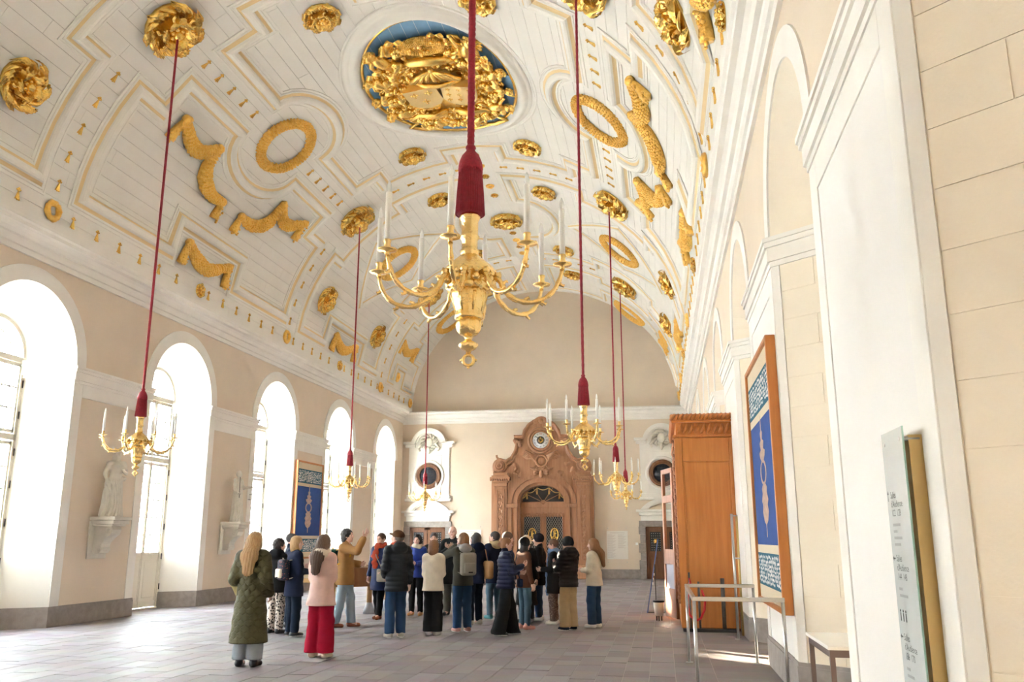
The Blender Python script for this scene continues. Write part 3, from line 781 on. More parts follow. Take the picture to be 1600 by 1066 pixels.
# cherubs
def cherub(x, y, rot, flip=1, s=1.0):
    m = MB(); c, s_ = math.cos(rot), math.sin(rot)
    def P(a, b, h): a *= flip * s; b *= s; return (x + a * c - b * s_, y + a * s_ + b * c, h * s)
    m.sphere(P(0, .42, .30), .155 * s, 7)
    for k in range(16):
        a = random.uniform(-.5, math.pi + .5); m.sphere(P(.13 * math.cos(a), .44 + .12 * math.sin(a), .30 + random.uniform(-.05, .12)), .055 * s, 3)
    m.sphere(P(.0, .40, .44), .035 * s, 3)
    m.tube([P(0, .30, .26), P(0, .15, .27), P(-.02, -.05, .26), P(-.03, -.22, .22)], [.08 * s, .155 * s, .17 * s, .14 * s], 10)
    m.tube([P(.12, .2, .27), P(.28, .26, .30), P(.42, .40, .26)], [.07 * s, .06 * s, .045 * s], 8); m.sphere(P(.45, .43, .25), .055 * s, 4)
    m.tube([P(-.12, .2, .27), P(-.28, .1, .30), P(-.34, -.06, .27)], [.07 * s, .06 * s, .045 * s], 8); m.sphere(P(-.35, -.1, .26), .055 * s, 4)
    m.tube([P(.03, -.22, .24), P(.22, -.34, .30), P(.18, -.58, .2)], [.10 * s, .085 * s, .05 * s], 8); m.sphere(P(.2, -.63, .2), .06 * s, 4)
    m.tube([P(-.08, -.22, .22), P(-.18, -.45, .24), P(-.10, -.68, .16)], [.10 * s, .08 * s, .05 * s], 8); m.sphere(P(-.08, -.72, .16), .06 * s, 4)
    for sg in (-1, 1):
        for k in range(3):
            m.tube([P(sg * .1, .2, .16), P(sg * (.25 + .05 * k), .3 - .12 * k, .12), P(sg * (.42 + .02 * k), .30 - .2 * k, .08)], [.04 * s, .07 * s, .015 * s], 6)
    emb('cherub', m)
cherub(-1.02, 1.45, .5, 1, .95); cherub(.95, 1.62, -.4, -1, .95); cherub(-1.32, .55, .9, 1, .8); cherub(1.34, .55, -.9, -1, .8)
cherub(-1.15, -.95, 1.4, 1, .85); cherub(1.15, -1.0, -1.4, -1, .85); cherub(-.42, -1.75, 1.0, 1, .8); cherub(.55, -1.72, -1.0, -1, .8); cherub(1.4, -.25, -1.2, 1, .65); cherub(-1.42, -.2, 1.2, -1, .65)
# leafage, ribbons and trophies between them
def spray(x, y, s, n=7, rot=0.0):
    m = MB(); t = MB()
    for k in range(n): leaf(t, .34 * s, .11 * s, .16 * s, rot + 2 * math.pi * k / n, .04, curl=.6, nu=6, nv=4)
    m.add([(x + p[0], y + p[1], .10 + p[2]) for p in t.v], t.f, 0, True)
    for k in range(5): m.sphere((x + random.uniform(-.1, .1), y + random.uniform(-.1, .1), .30), .06 * s, 4)
    emb('leaf_spray', m)
for k in range(26):
    a = 2 * math.pi * k / 26 + .1; q = .62 + .15 * ((k * 7) % 3) / 2
    spray(AX * q * math.cos(a), AY * q * math.sin(a), random.uniform(.8, 1.15), 7, random.random() * 6)
for k in range(18):
    a = 2 * math.pi * k / 18; spray(AX * .52 * math.cos(a), AY * .48 * math.sin(a) - .15, random.uniform(.7, .95), 6, random.random() * 6)
rb = MB()
for s in (-1, 1):
    rb.tube([(s * .1, -1.05, .30), (s * .45, -1.2, .34), (s * .85, -1.1, .28), (s * 1.15, -1.35, .2), (s * 1.05, -1.6, .18), (s * .85, -1.5, .2), (s * .9, -1.35, .22)], [.08, .10, .09, .07, .06, .05, .03], 8)
    rb.sphere((s * .42, -1.25, .26), .22, 7, sc=(1.5, .7, .6)); rb.tube([(s * .2, -.75, .25), (s * .6, -.72, .3), (s * .95, -.5, .25)], [.09, .10, .06], 8)
    rb.tube([(s * 1.0, -1.7, .1), (s * 1.3, -1.85, .1), (s * .95, -2.15, .1), (s * .5, -2.2, .1)], [.05, .07, .07, .03], 8)
emb('ribbon', rb)
# ------------------------------------------------------------------ chandeliers on crimson cords
def rope_mesh(m, z0, z1, r=.021, pitch=.11, sway=0.0, step=.022):
    n = 12; k = int((z1 - z0) / step); v = []
    for i in range(k + 1):
        z = z0 + (z1 - z0) * i / k; tw = 2 * math.pi * z / pitch
        for j in range(n):
            a = 2 * math.pi * j / n; rr = r * (1 + .22 * abs(math.cos(2 * (a - tw))) - .1)
            v.append((rr * math.cos(a), rr * math.sin(a), z))
    m.add(v, [(i * n + j, i * n + (j + 1) % n, (i + 1) * n + (j + 1) % n, (i + 1) * n + j) for i in range(k) for j in range(n)], 0, True)
def make_chandelier(near):
    root = empty('chandelier')
    n = 32 if near else 20
    b = MB()
    b.lathe([(.058, 1.0), (.066, .985), (.060, .965), (.052, .95), (.052, .86), (.060, .85), (.060, .835), (.048, .82), (.050, .76), (.062, .75), (.055, .735), (.060, .70)][::-1], n=n, lobes=10, la=.05)
    b.lathe([(.055, .72), (.085, .69), (.13, .65), (.16, .61), (.165, .595), (.12, .58), (.125, .52), (.14, .50), (.115, .485), (.11, .47)][::-1], n=n, lobes=8, la=.10)
    b.lathe([(.118, .48), (.112, .44), (.095, .38), (.080, .33), (.086, .32), (.086, .30), (.072, .29)][::-1], n=n, lobes=12, la=.07)
    b.lathe([(.072, .295), (.076, .26), (.068, .22), (.05, .195), (.03, .185), (.02, .17), (.022, .155), (.052, .14), (.058, .125), (.040, .10), (.018, .09), (.012, .07)][::-1], n=n, lobes=8, la=.10)
    body = b.build('body', BRASS, root, fix=True)
    lv = MB()
    for k in range(8):                                                     # leaf collar and masks round the hub
        t = MB(); leaf(t, .15, .045, .05, 2 * math.pi * (k + .5) / 8, .05, curl=.7, nu=6, nv=4)
        lv.add([(p[0], p[1], .69 - math.hypot(p[0], p[1]) * .75 + p[2] * .9) for p in t.v], t.f, 0, True)
        a = 2 * math.pi * (k + .5) / 8
        lv.sphere((.145 * math.cos(a), .145 * math.sin(a), .545), .030, 5); lv.sphere((.16 * math.cos(a), .16 * math.sin(a), .58), .022, 4); lv.sphere((.135 * math.cos(a), .135 * math.sin(a), .505), .02, 4)
        lv.tube([(.11 * math.cos(a), .11 * math.sin(a), .46), (.10 * math.cos(a), .10 * math.sin(a), .40), (.085 * math.cos(a), .085 * math.sin(a), .34)], [.016, .012, .006], 5)
    lv.build('leaf_collar', BRASS, body, fix=False)
    rg = MB(); rg.tube([(.034 * math.cos(2 * math.pi * i / 16), 0, .030 + .034 * math.sin(2 * math.pi * i / 16)) for i in range(16)], .011, 8, closed=True)
    for k in range(4): a = math.pi * k / 2; rg.sphere((.046 * math.cos(a), 0, .030 + .046 * math.sin(a)), .010, 4)
    rg.build('finial_ring', BRASS, body, fix=False)
    # one arm, then copies
    P = [(.12, .555), (.17, .565), (.205, .53), (.235, .465), (.30, .415), (.38, .392), (.46, .405), (.53, .45), (.575, .52), (.598, .60)]
    am = MB(); q = []
    for i in range(28):
        u = i / 27 * (len(P) - 1); k = min(int(u), len(P) - 2); w = u - k; p0, p1, p2, p3 = P[max(k - 1, 0)], P[k], P[k + 1], P[min(k + 2, len(P) - 1)]
        q.append(tuple(.5 * (2 * p1[c] + (p2[c] - p0[c]) * w + (2 * p0[c] - 5 * p1[c] + 4 * p2[c] - p3[c]) * w * w + (-p0[c] + 3 * p1[c] - 3 * p2[c] + p3[c]) * w ** 3) for c in (0, 1)))
    am.tube([(x, 0, z) for x, z in q], [.020 - .006 * i / 27 + .003 * math.sin(i * 1.9) for i in range(28)], 8)
    for i, s in ((3, 1), (7, 1), (11, -1), (14, 1), (18, -1), (21, 1), (24, -1)):                # little leaf curls along the arm
        x, z = q[i]; am.tube([(x, 0, z), (x + .012, 0, z + .02 * s), (x + .03, 0, z + .030 * s), (x + .035, 0, z + .018 * s)], [.014, .012, .009, .005], 6)
    am.sphere((.185, 0, .575), .026, 5)
    am.lathe([(.010, .598), (.016, .612), (.012, .622), (.058, .630), (.062, .637), (.05, .640), (.018, .640), (.022, .655), (.018, .675), (.024, .69), (.022, .70)], c=(.60, 0, 0), n=16)
    arm = am.build('arm', BRASS, root, fix=False)
    cn = MB(); cn.lathe([(.0185, .69), (.0185, 1.00), (.017, 1.005), (.008, 1.01)], c=(.60, 0, 0), n=12)
    candle = cn.build('candle', CANDLE, arm, fix=False)
    bu = MB(); bu.lathe([(.009, 1.005), (.015, 1.025), (.0155, 1.04), (.011, 1.062), (.004, 1.082), (0.0, 1.088)], c=(.60, 0, 0), n=10)
    bulb = bu.build('bulb', GLASSB, arm, fix=False)
    for k in range(8):
        a = R(-95 + 45 * k)
        if k == 0: A = arm
        else:
            A = arm.copy(); COL.objects.link(A)
            for c in (candle, bulb):
                d = c.copy(); COL.objects.link(d); d.parent = A
        A.rotation_euler = (0, 0, a)
    ts = MB()
    ts.lathe([(.062, 1.0), (.086, 1.005), (.088, 1.02), (.078, 1.16), (.070, 1.26), (.074, 1.30), (.070, 1.32)], n=48, lobes=24, la=.10)
    ts.lathe([(.072, 1.30), (.080, 1.315), (.078, 1.335), (.072, 1.37), (.055, 1.415), (.032, 1.445), (.026, 1.46), (.034, 1.47), (.030, 1.485), (.020, 1.495)], n=40, lobes=20, la=.04)
    tassel = ts.build('tassel', RED, root, fix=False)
    fr = MB()
    for k in range(36):
        a = 2 * math.pi * k / 36; fr.tube([(.073 * math.cos(a), .073 * math.sin(a), 1.30), (.083 * math.cos(a), .083 * math.sin(a), 1.16), (.092 * math.cos(a), .092 * math.sin(a), 1.0)], [.005, .006, .006], 5)
    props(fr.build('fringe', RED, tassel, fix=False), kind='stuff')
    return root
CH = make_chandelier(True); register(CH)
spots = [(-1.16, 5.15, 'large near gilt chandelier hanging closest to the viewer'),
         (-8.80, 13.42, 'gilt chandelier hanging beside the first statue on the window wall side'),
         (-1.15, 13.42, 'gilt chandelier hanging in front of the clock portal, second on the right'),
         (-8.80, 23.72, 'gilt chandelier hanging in front of the small blue tapestry'),
         (-1.18, 23.72, 'gilt chandelier third along the niche side, beside the round window'),
         (-8.92, 32.3, 'small far gilt chandelier in front of the round window on the window side'),
         (-1.27, 32.3, 'farthest gilt chandelier on the niche side, near the wooden vestibule')]
for i, (x, y, lab) in enumerate(spots):
    o = CH if i == 0 else copy_tree(CH)
    o.location = (x, y, 2.665); o.rotation_euler = (0, 0, R(7 + 11 * i) if i else R(7))
    props(o, lab, 'chandelier', 'gilt chandeliers on crimson cords')
    t = math.degrees(math.acos(max(-1, min(1, (x - XC) / VA)))); ztop = VZ + VB * math.sin(R(t)) - .22
    rp = MB(); rope_mesh(rp, 1.48, ztop - 2.665, .023 if i == 0 else .021, .16, 0, .013 if i == 0 else .03); rp.build('cord', RED, o, fix=False)
# ------------------------------------------------------------------ far wall: carved oak portal, side doors, round windows
def bw(u, v, Y=YB):
    d = cF + cR * (u - 800) / 1340 - cU * (v - 533) / 1340; t = Y / d[1]; return (float(d[0] * t), float(1.6 + d[2] * t))
PX = -5.0
def zz(y): return bw(848, 650 + y / 7.61)[1]                # heights read off the portal
HW = 2.2 / 595.0                                            # metres per unit of the same reading, across
def hx(x): return (x - 600) * HW
dr = empty('door_1', (PX, YB, 0)); props(dr, 'tall carved oak portal with arched fanlight and scrolled pediment on the far wall', 'door', kind='structure')
half = [(-592, 1937), (-592, 745), (-555, 680), (-562, 610), (-540, 555), (-490, 525), (-420, 545), (-350, 500), (-305, 420), (-285, 320), (-318, 300), (-320, 255), (-220, 255), (-200, 190), (-150, 120), (-80, 75), (0, 60)]
sil = [(d * HW, zz(y)) for d, y in half] + [(-d * HW, zz(y)) for d, y in half[-2::-1]]
# opening: straight jambs and a low arch
op = [(-262, 1937), (-262, 1045)] + [(-262 * math.cos(math.pi * i / 16), 1030 - 200 * math.sin(math.pi * i / 16)) for i in range(17)] + [(262, 1045), (262, 1937)]
opn = [(d * HW, zz(y)) for d, y in op]
def strip(m, A, B, d0, d1):
    """band between two open polylines of equal count"""
    n = len(A)
    for i in range(n - 1):
        v = [(p[0], d, p[1]) for d in (d0, d1) for p in (A[i], A[i + 1], B[i + 1], B[i])]
        m.add(v, [(4, 5, 6, 7), (3, 2, 1, 0), (0, 1, 5, 4), (3, 7, 6, 2)], 0)
b = MB()
# body around the opening: left leg, right leg and the field above
nleft = [p for p in sil if p[0] <= 0]
b.prism([(-592 * HW, 0), (-262 * HW, 0), (-262 * HW, zz(1045)), (-592 * HW, zz(1045))], -.44, 0, 'y'); b.prism([(262 * HW, 0), (592 * HW, 0), (592 * HW, zz(1045)), (262 * HW, zz(1045))], -.44, 0, 'y')
ar = opn[1:-1]
topo = [(-592 * HW, zz(1045))] + sil[1:-1] + [(592 * HW, zz(1045))]
b.prism(topo + ar[::-1], -.44, 0, 'y')
b.build('portal_body', OAK, dr)
# edge moulding along the pediment outline
em_ = MB(); S = sil[2:-2]
em_.tube([(p[0], -.48, p[1]) for p in S], .075, 8); em_.tube([(p[0] * .965, -.47, p[1] - .09) for p in S], .035, 6)
em_.build('pediment_moulding', OAK, dr, fix=False)
for s in (-1, 1):
    pl = MB(); x0, x1 = sorted((s * 555 * HW, s * 405 * HW))
    pl.box(x0 - .08, x1 + .08, -.62, -.43, 0, .55, bev=.02); pl.box(x0, x1, -.56, -.43, .55, zz(840), bev=.01)
    pl.build('pilaster', OAK, dr)
    pn = MB(); xa, xb = x0 + .10, x1 - .10
    for a, c_, d, e in ((xa, xb, .75, .80), (xa, xb, zz(890), zz(875)), (xa, xa + .05, .75, zz(875)), (xb - .05, xb, .75, zz(875))): pn.box(a, c_, -.60, -.55, min(d, e), max(d, e))
    pn.build('panel_frame', OAK, dr)
    xc = (x0 + x1) / 2
    cv = MB()
    for k in range(9):
        z = .95 + k * (zz(900) - 1.2) / 8; t = MB()
        for j in range(4): leaf(t, .13, .045, .05, math.pi / 2 * j + .4 * (k % 2), .01, nu=5, nv=3)
        cv.add([(xc + p[0], -.565 - p[2], z + p[1] * 1.5) for p in t.v], t.f, 0, True); cv.sphere((xc, -.58, z), .035, 4)
    cv.build('carved_drop', OAK, dr, fix=False)
    cp = MB()
    for k, (d, za, zb) in enumerate(((.02, 840, 800), (.07, 800, 775), (.16, 775, 735), (.10, 735, 715), (.04, 715, 680))): cp.box(x0 - d, x1 + d, -.58 - d, -.38, zz(za), zz(zb), bev=.012)
    for k in range(9): cp.sphere((x0 - .12 + (x1 - x0 + .24) * k / 8, -.74, zz(770)), .045, 4, sc=(.8, .8, 1.3))
    cp.build('capital', OAK, dr)
    vo = MB(); cz = zz(600); cx_ = s * 492 * HW
    for rr, yy_ in ((.27, -.50), (.19, -.54), (.10, -.58)): vo.tube([(cx_ + rr * math.cos(a / 16 * 2 * math.pi), yy_, cz + rr * math.sin(a / 16 * 2 * math.pi)) for a in range(16)], .05, 8, closed=True)
    vo.sphere((cx_, -.56, cz), .07, 5); vo.lathe([(.26, 0), (.26, .10), (.0, .12)], n=20, M=Matrix.Translation((cx_, -.42, cz)) @ Matrix.Rotation(R(90), 4, 'X'))
    vo.tube([(cx_ + s * .02, -.50, cz + .27), (cx_ + s * .12, -.50, cz + .36), (cx_ + s * .15, -.50, cz + .44), (cx_ + s * .10, -.50, cz + .46)], [.05, .05, .045, .03], 7)
    vo.build('volute', OAK, dr, fix=False)
    br = MB()
    for k in range(5):
        t = MB(); leaf(t, .30, .09, .10, R(100 - 25 * k) if s < 0 else R(80 + 25 * k), .02, nu=6, nv=4)
        br.add([(s * 300 * HW + p[0], -.47 - p[2], zz(360) + p[1]) for p in t.v], t.f, 0, True)
    for k, (dx, y_) in enumerate(((-330, 690), (-300, 640), (-265, 700), (-340, 560), (-250, 660))):
        t = MB(); leaf(t, .32, .07, .07, R(60 + 50 * k), .02, nu=6, nv=4)
        br.add([(-s * dx * HW + p[0], -.45 - p[2] * .9, zz(y_) + p[1]) for p in t.v], t.f, 0, True)
    br.build('carved_scroll', OAK, dr, fix=False)
# arch mouldings round the opening
for k, (e0, e1, d0, d1) in enumerate(((398, 350, -.52, -.43), (350, 322, -.47, -.43), (322, 285, -.56, -.40), (285, 262, -.30, 0.0))):
    def arc(e): return [(-e * HW * math.cos(math.pi * i / 24), zz(1040) + (e * .83) * HW * math.sin(math.pi * i / 24)) for i in range(25)]
    m = MB(); strip(m, arc(e0), arc(e1), d0, d1); m.build('arch_moulding', OAK, dr, fix=True)
    m = MB()
    for s in (-1, 1): m.box(min(s * e0, s * e1) * HW, max(s * e0, s * e1) * HW, d0, d1, 0, zz(1045))
    if k in (0, 2): m.build('jamb_moulding', OAK, dr)
im = MB()
for s in (-1, 1): im.box(min(s * 410, s * 275) * HW, max(s * 410, s * 275) * HW, -.62, -.40, zz(1095), zz(1050), bev=.015)
im.build('arch_impost', OAK, dr)
tr = MB(); tr.box(-275 * HW, 275 * HW, -.12, 0, zz(1095), zz(1030), bev=.01); tr.box(-275 * HW, 275 * HW, -.10, 0, zz(1150), zz(1095)); tr.build('transom', OAK, dr)
cf = MB()
for k in range(13):
    t = MB(); [leaf(t, .12, .04, .05, math.pi / 2 * j + k, .01, nu=5, nv=3) for j in range(5)]
    cf.add([((-240 + 40 * k) * HW + p[0], -.105 - p[2], zz(1122 + 60) + p[1] * .9) for p in t.v], t.f, 0, True)
cf.build('carved_frieze', OAK, dr, fix=False)
# crest leafage, cartouche and wings over the arch
cr_ = MB()
for k in range(9):
    t = MB(); leaf(t, .34, .10, .10, R(10 + 20 * k), .05, nu=6, nv=4); cr_.add([(p[0], -.48 - p[2], zz(100) + p[1] * .8) for p in t.v], t.f, 0, True)
cr_.sphere((0, -.52, zz(80)), .12, 6); cr_.build('crest', OAK, dr, fix=False)
ks = MB()
for k in range(8):
    t = MB(); leaf(t, .36, .10, .14, R(-10 + 200 / 7 * k), .03, nu=6, nv=4); ks.add([(p[0], -.54 - p[2], zz(690) + p[1] * .75) for p in t.v], t.f, 0, True)
ks.sphere((0, -.60, zz(700)), .12, 6, sc=(.8, .7, 1.6)); ks.build('keystone', OAK, dr, fix=False)
wg = MB()
wg.tube([(.24 * math.cos(a / 20 * 2 * math.pi), -.49, zz(545) + .24 * math.sin(a / 20 * 2 * math.pi)) for a in range(20)], .055, 7, closed=True); wg.sphere((0, -.46, zz(545)), .18, 7, sc=(1, .4, 1))
for s in (-1, 1):
    for k in range(6):
        wg.tube([(s * .2, -.48, zz(540) + .05 * k - .1), (s * (.40 + .06 * k), -.51, zz(500) + .06 * k - .05), (s * (.68 + .03 * k), -.49, zz(500) - .08 + .02 * k)], [.05, .06, .02], 6)
    wg.tube([(s * .2, -.48, zz(600)), (s * .35, -.50, zz(640)), (s * .5, -.48, zz(630))], [.05, .05, .02], 6)
wg.build('winged_cartouche', OAK, dr, fix=False)
# fanlight: black glass with turned rays, swags and tassels
fg = MB(); fp = [(-250 * HW * math.cos(math.pi * i / 20), zz(1030) + 195 * HW * math.sin(math.pi * i / 20)) for i in range(21)]
fg.prism(fp, -.03, -.01, 'y'); fan_ = fg.build('fanlight', BLACKM, dr)
ry = MB()
for a in (32, 62, 118, 148): ry.tube([(0, -.05, zz(1030)), (245 * HW * math.cos(R(a)), -.05, zz(1030) + 190 * HW * math.sin(R(a)))], .016, 6)
ry.tube([(p[0], -.05, p[1]) for p in fp], .03, 7); ry.tube([(-250 * HW, -.05, zz(1030)), (250 * HW, -.05, zz(1030))], .03, 7); ry.sphere((0, -.06, zz(1030)), .11, 6)
ry.build('fanlight_ray', OAK, fan_, fix=False)
sw = MB(); pts = [(-.92, .20), (-.70, .42), (-.26, .62), (.26, .62), (.70, .42), (.92, .20)]
for (a, b_), (c, d) in zip(pts[:-1], pts[1:]):
    sw.tube([(a + (c - a) * i / 6, -.06, zz(1030) + (b_ + (d - b_) * i / 6) * 1.0 - .09 * math.sin(math.pi * i / 6)) for i in range(7)], .02, 6)
for a, b_ in pts[1:-1]: sw.tube([(a, -.06, zz(1030) + b_), (a, -.07, zz(1030) + b_ - .12), (a, -.07, zz(1030) + b_ - .28)], [.02, .03, .045], 7)
sw.build('swag', mat('dull_gilding', (0.75, 0.50, 0.20), 0.4, 0.7), fan_, fix=False)
# two leaves with black lattice panels and gilt monograms
ztop = zz(1150)
for s in (-1, 1):
    x0, x1 = (-262 * HW, -8 * HW) if s < 0 else (8 * HW, 262 * HW)
    lf = MB(); lf.box(x0, x1, -.07, 0, .02, ztop)
    lo = lf.build('door_leaf', OAK, dr)
    g0, g1 = zz(1914 - 720), zz(1914 - 720 + 435)
    gx0, gx1 = (-240 * HW, -27 * HW) if s < 0 else (47 * HW, 258 * HW); gx0, gx1 = (x0 + .14, x1 - .10) if s < 0 else (x0 + .10, x1 - .14)
    fr = MB()
    for a, b_, c, d in ((gx0 - .05, gx1 + .05, g0, g0 + .05), (gx0 - .05, gx1 + .05, g1 - .05, g1), (gx0 - .05, gx0, g1, g0), (gx1, gx1 + .05, g1, g0)): fr.box(a, b_, -.11, -.06, min(c, d), max(c, d), bev=.01)
    zb0, zb1 = .30, g1 - .22
    for a, b_, c, d in ((gx0, gx1, zb1 - .05, zb1), (gx0, gx1, zb0, zb0 + .05), (gx0, gx0 + .05, zb0, zb1), (gx1 - .05, gx1, zb0, zb1)): fr.box(a, b_, -.10, -.06, c, d, bev=.01)
    fr.box(x0, x1, -.09, -.06, .02, .2, bev=.01)
    fr.build('leaf_frame', OAK, lo)
    sg = MB(); xc = (gx0 + gx1) / 2; sg.tube([(gx0 + .1 + (gx1 - gx0 - .2) * i / 8, -.09, zb1 - .14 - .14 * math.sin(math.pi * i / 8)) for i in range(9)], .03, 6)
    for xe in (gx0 + .1, gx1 - .1): sg.tube([(xe, -.09, zb1 - .12), (xe, -.09, zb1 - .34)], [.03, .045], 6)
    sg.build('carved_swag', OAK, lo, fix=False)
    gp = MB(); gp.box(gx0, gx1, -.085, -.065, g1, g0); go = gp.build('black_panel', BLACKM, lo)
    lt = MB(); W = gx1 - gx0; H = g0 - g1
    k = 7
    stp = W / k; 
    for i in range(-int(H / stp) - 1, k + 1):
        for sg_ in (1, -1):
            # diagonal bars clipped to the panel
            pts_ = []
            xa = gx0 + i * stp if sg_ > 0 else gx1 - i * stp
            t0 = max(0, (gx0 - xa) / (sg_ * stp * .62) if sg_ > 0 else (xa - gx1) / (stp * .62)); t1 = min(H / stp, (gx1 - xa) / (stp * .62) if sg_ > 0 else (xa - gx0) / (stp * .62))
            if t1 - t0 > .05: lt.tube([(xa + sg_ * stp * .62 * t0, -.09, g1 + stp * t0), (xa + sg_ * stp * .62 * t1, -.09, g1 + stp * t1)], .0045, 4, smooth=False)
    props(lt.build('lattice', mat('pewter_lattice', (0.55, 0.53, 0.48), 0.4, 0.6), go, fix=False), kind='stuff')
    ov = MB(); zc = (g0 + g1) / 2; ov.lathe([(.15, 0), (.15, .012), (0, .012)], n=28, M=Matrix.Translation((xc, -.095, zc)) @ Matrix.Rotation(R(90), 4, 'X') @ Matrix.Diagonal((1, 1.62, 1, 1)))
    mo = ov.build('monogram_ground', BLACKM, go)
    mg = MB(); mg.tube([(xc + .155 * math.cos(a / 28 * 2 * math.pi), -.115, zc + .25 * math.sin(a / 28 * 2 * math.pi)) for a in range(28)], .022, 7, closed=True)
    mg.tube([(xc - .05, -.115, zc + .16), (xc - .02, -.12, zc + .05), (xc - .03, -.12, zc - .08), (xc - .08, -.115, zc - .10)], .016, 6); mg.tube([(xc + .02, -.115, zc + .15), (xc + .02, -.12, zc - .12)], .016, 6)
    for q in (.15, .03, -.12): mg.tube([(xc + .0, -.115, zc + q), (xc + .08, -.118, zc + q + .01)], .014, 6)
    mg.tube([(xc - .1, -.115, zc - .12), (xc, -.12, zc - .17), (xc + .1, -.115, zc - .12)], .012, 6); mg.sphere((xc, -.12, zc + .19), .022, 4)
    mg.build('monogram', mat('bright_gilding', (1.0, 0.70, 0.18), 0.3, 0.9), mo, fix=False)
MB().box(-.035, .035, -.12, -.02, .02, ztop, bev=.01).build('meeting_stile', OAK, dr)
# clock
ck = empty('clock', (PX - .03, YB - .45, bw(846, 690)[1]), 0, 'round white clock face with gilt sunburst centre set in the oak pediment', 'clock')
RX = Matrix.Rotation(R(90), 4, 'X')
MB().lathe([(.36, .0), (.36, .05), (0, .05)], n=40, M=RX).build('dial', mat('enamel_white', (0.80, 0.82, 0.84), 0.35), ck)
fo = MB(); fo.tube([(.40 * math.cos(a / 40 * 2 * math.pi), -.05, .40 * math.sin(a / 40 * 2 * math.pi)) for a in range(40)], .05, 8, closed=True); fo.tube([(.52 * math.cos(a / 40 * 2 * math.pi), -.02, .52 * math.sin(a / 40 * 2 * math.pi)) for a in range(40)], .06, 8, closed=True); fo.build('bezel', OAK, ck, fix=False)
MB().lathe([(.17, .05), (.17, .058), (0, .058)], n=30, M=RX).build('dial_centre', BLACKM, ck)
sb = MB()
for k in range(12):
    a = 2 * math.pi * k / 12; ca, sa = math.cos(a), math.sin(a)
    sb.add([(.03 * -sa, -.062, .03 * ca), (.03 * sa, -.062, -.03 * ca), (.15 * ca, -.062, .15 * sa)], [(0, 1, 2)])
sb.lathe([(.07, .062), (0, .068)], n=20, M=RX); sb.build('sunburst', GOLD, ck, fix=False)
hd = MB()
for a, l, w in ((52, .30, .018), (-35, .13, .022)):
    M = Matrix.Rotation(R(-a), 4, 'Y'); hd.add([tuple(M @ Vector(p)) for p in ((-w, -.07, -.05), (w, -.07, -.05), (w * .6, -.07, l), (-w * .6, -.07, l))], [(0, 1, 2, 3)])
hd.build('clock_hand', BLACKM, ck, fix=False)
NUM = ['XII', 'I', 'II', 'III', 'IIII', 'V', 'VI', 'VII', 'VIII', 'IX', 'X', 'XI']
def text_mesh(name, txt, size, M, mt, parent, align='CENTER'):
    cu = bpy.data.curves.new(name, 'FONT'); cu.body = txt; cu.size = size; cu.align_x = align; cu.align_y = 'CENTER'; cu.resolution_u = 2
    o = bpy.data.objects.new(name, cu); COL.objects.link(o)
    dg = bpy.context.evaluated_depsgraph_get(); me = bpy.data.meshes.new_from_object(o.evaluated_get(dg)); bpy.data.objects.remove(o); bpy.data.curves.remove(cu)
    me.transform(M); me.name = name; me.materials.clear()
    return link_mesh(name, me, mt, parent)
NAVY = mat('numeral_blue', (0.05, 0.06, 0.12), 0.5); NRED = mat('numeral_red', (0.5, 0.05, 0.04), 0.5)
for k, t in enumerate(NUM):
    a = R(90 - 30 * k); M = Matrix.Translation((.27 * math.cos(a), -.053, .27 * math.sin(a))) @ RX @ Matrix.Rotation(a - R(90), 4, 'Z')
    text_mesh('numeral', t, .10, M, NRED if k == 0 else NAVY, ck)

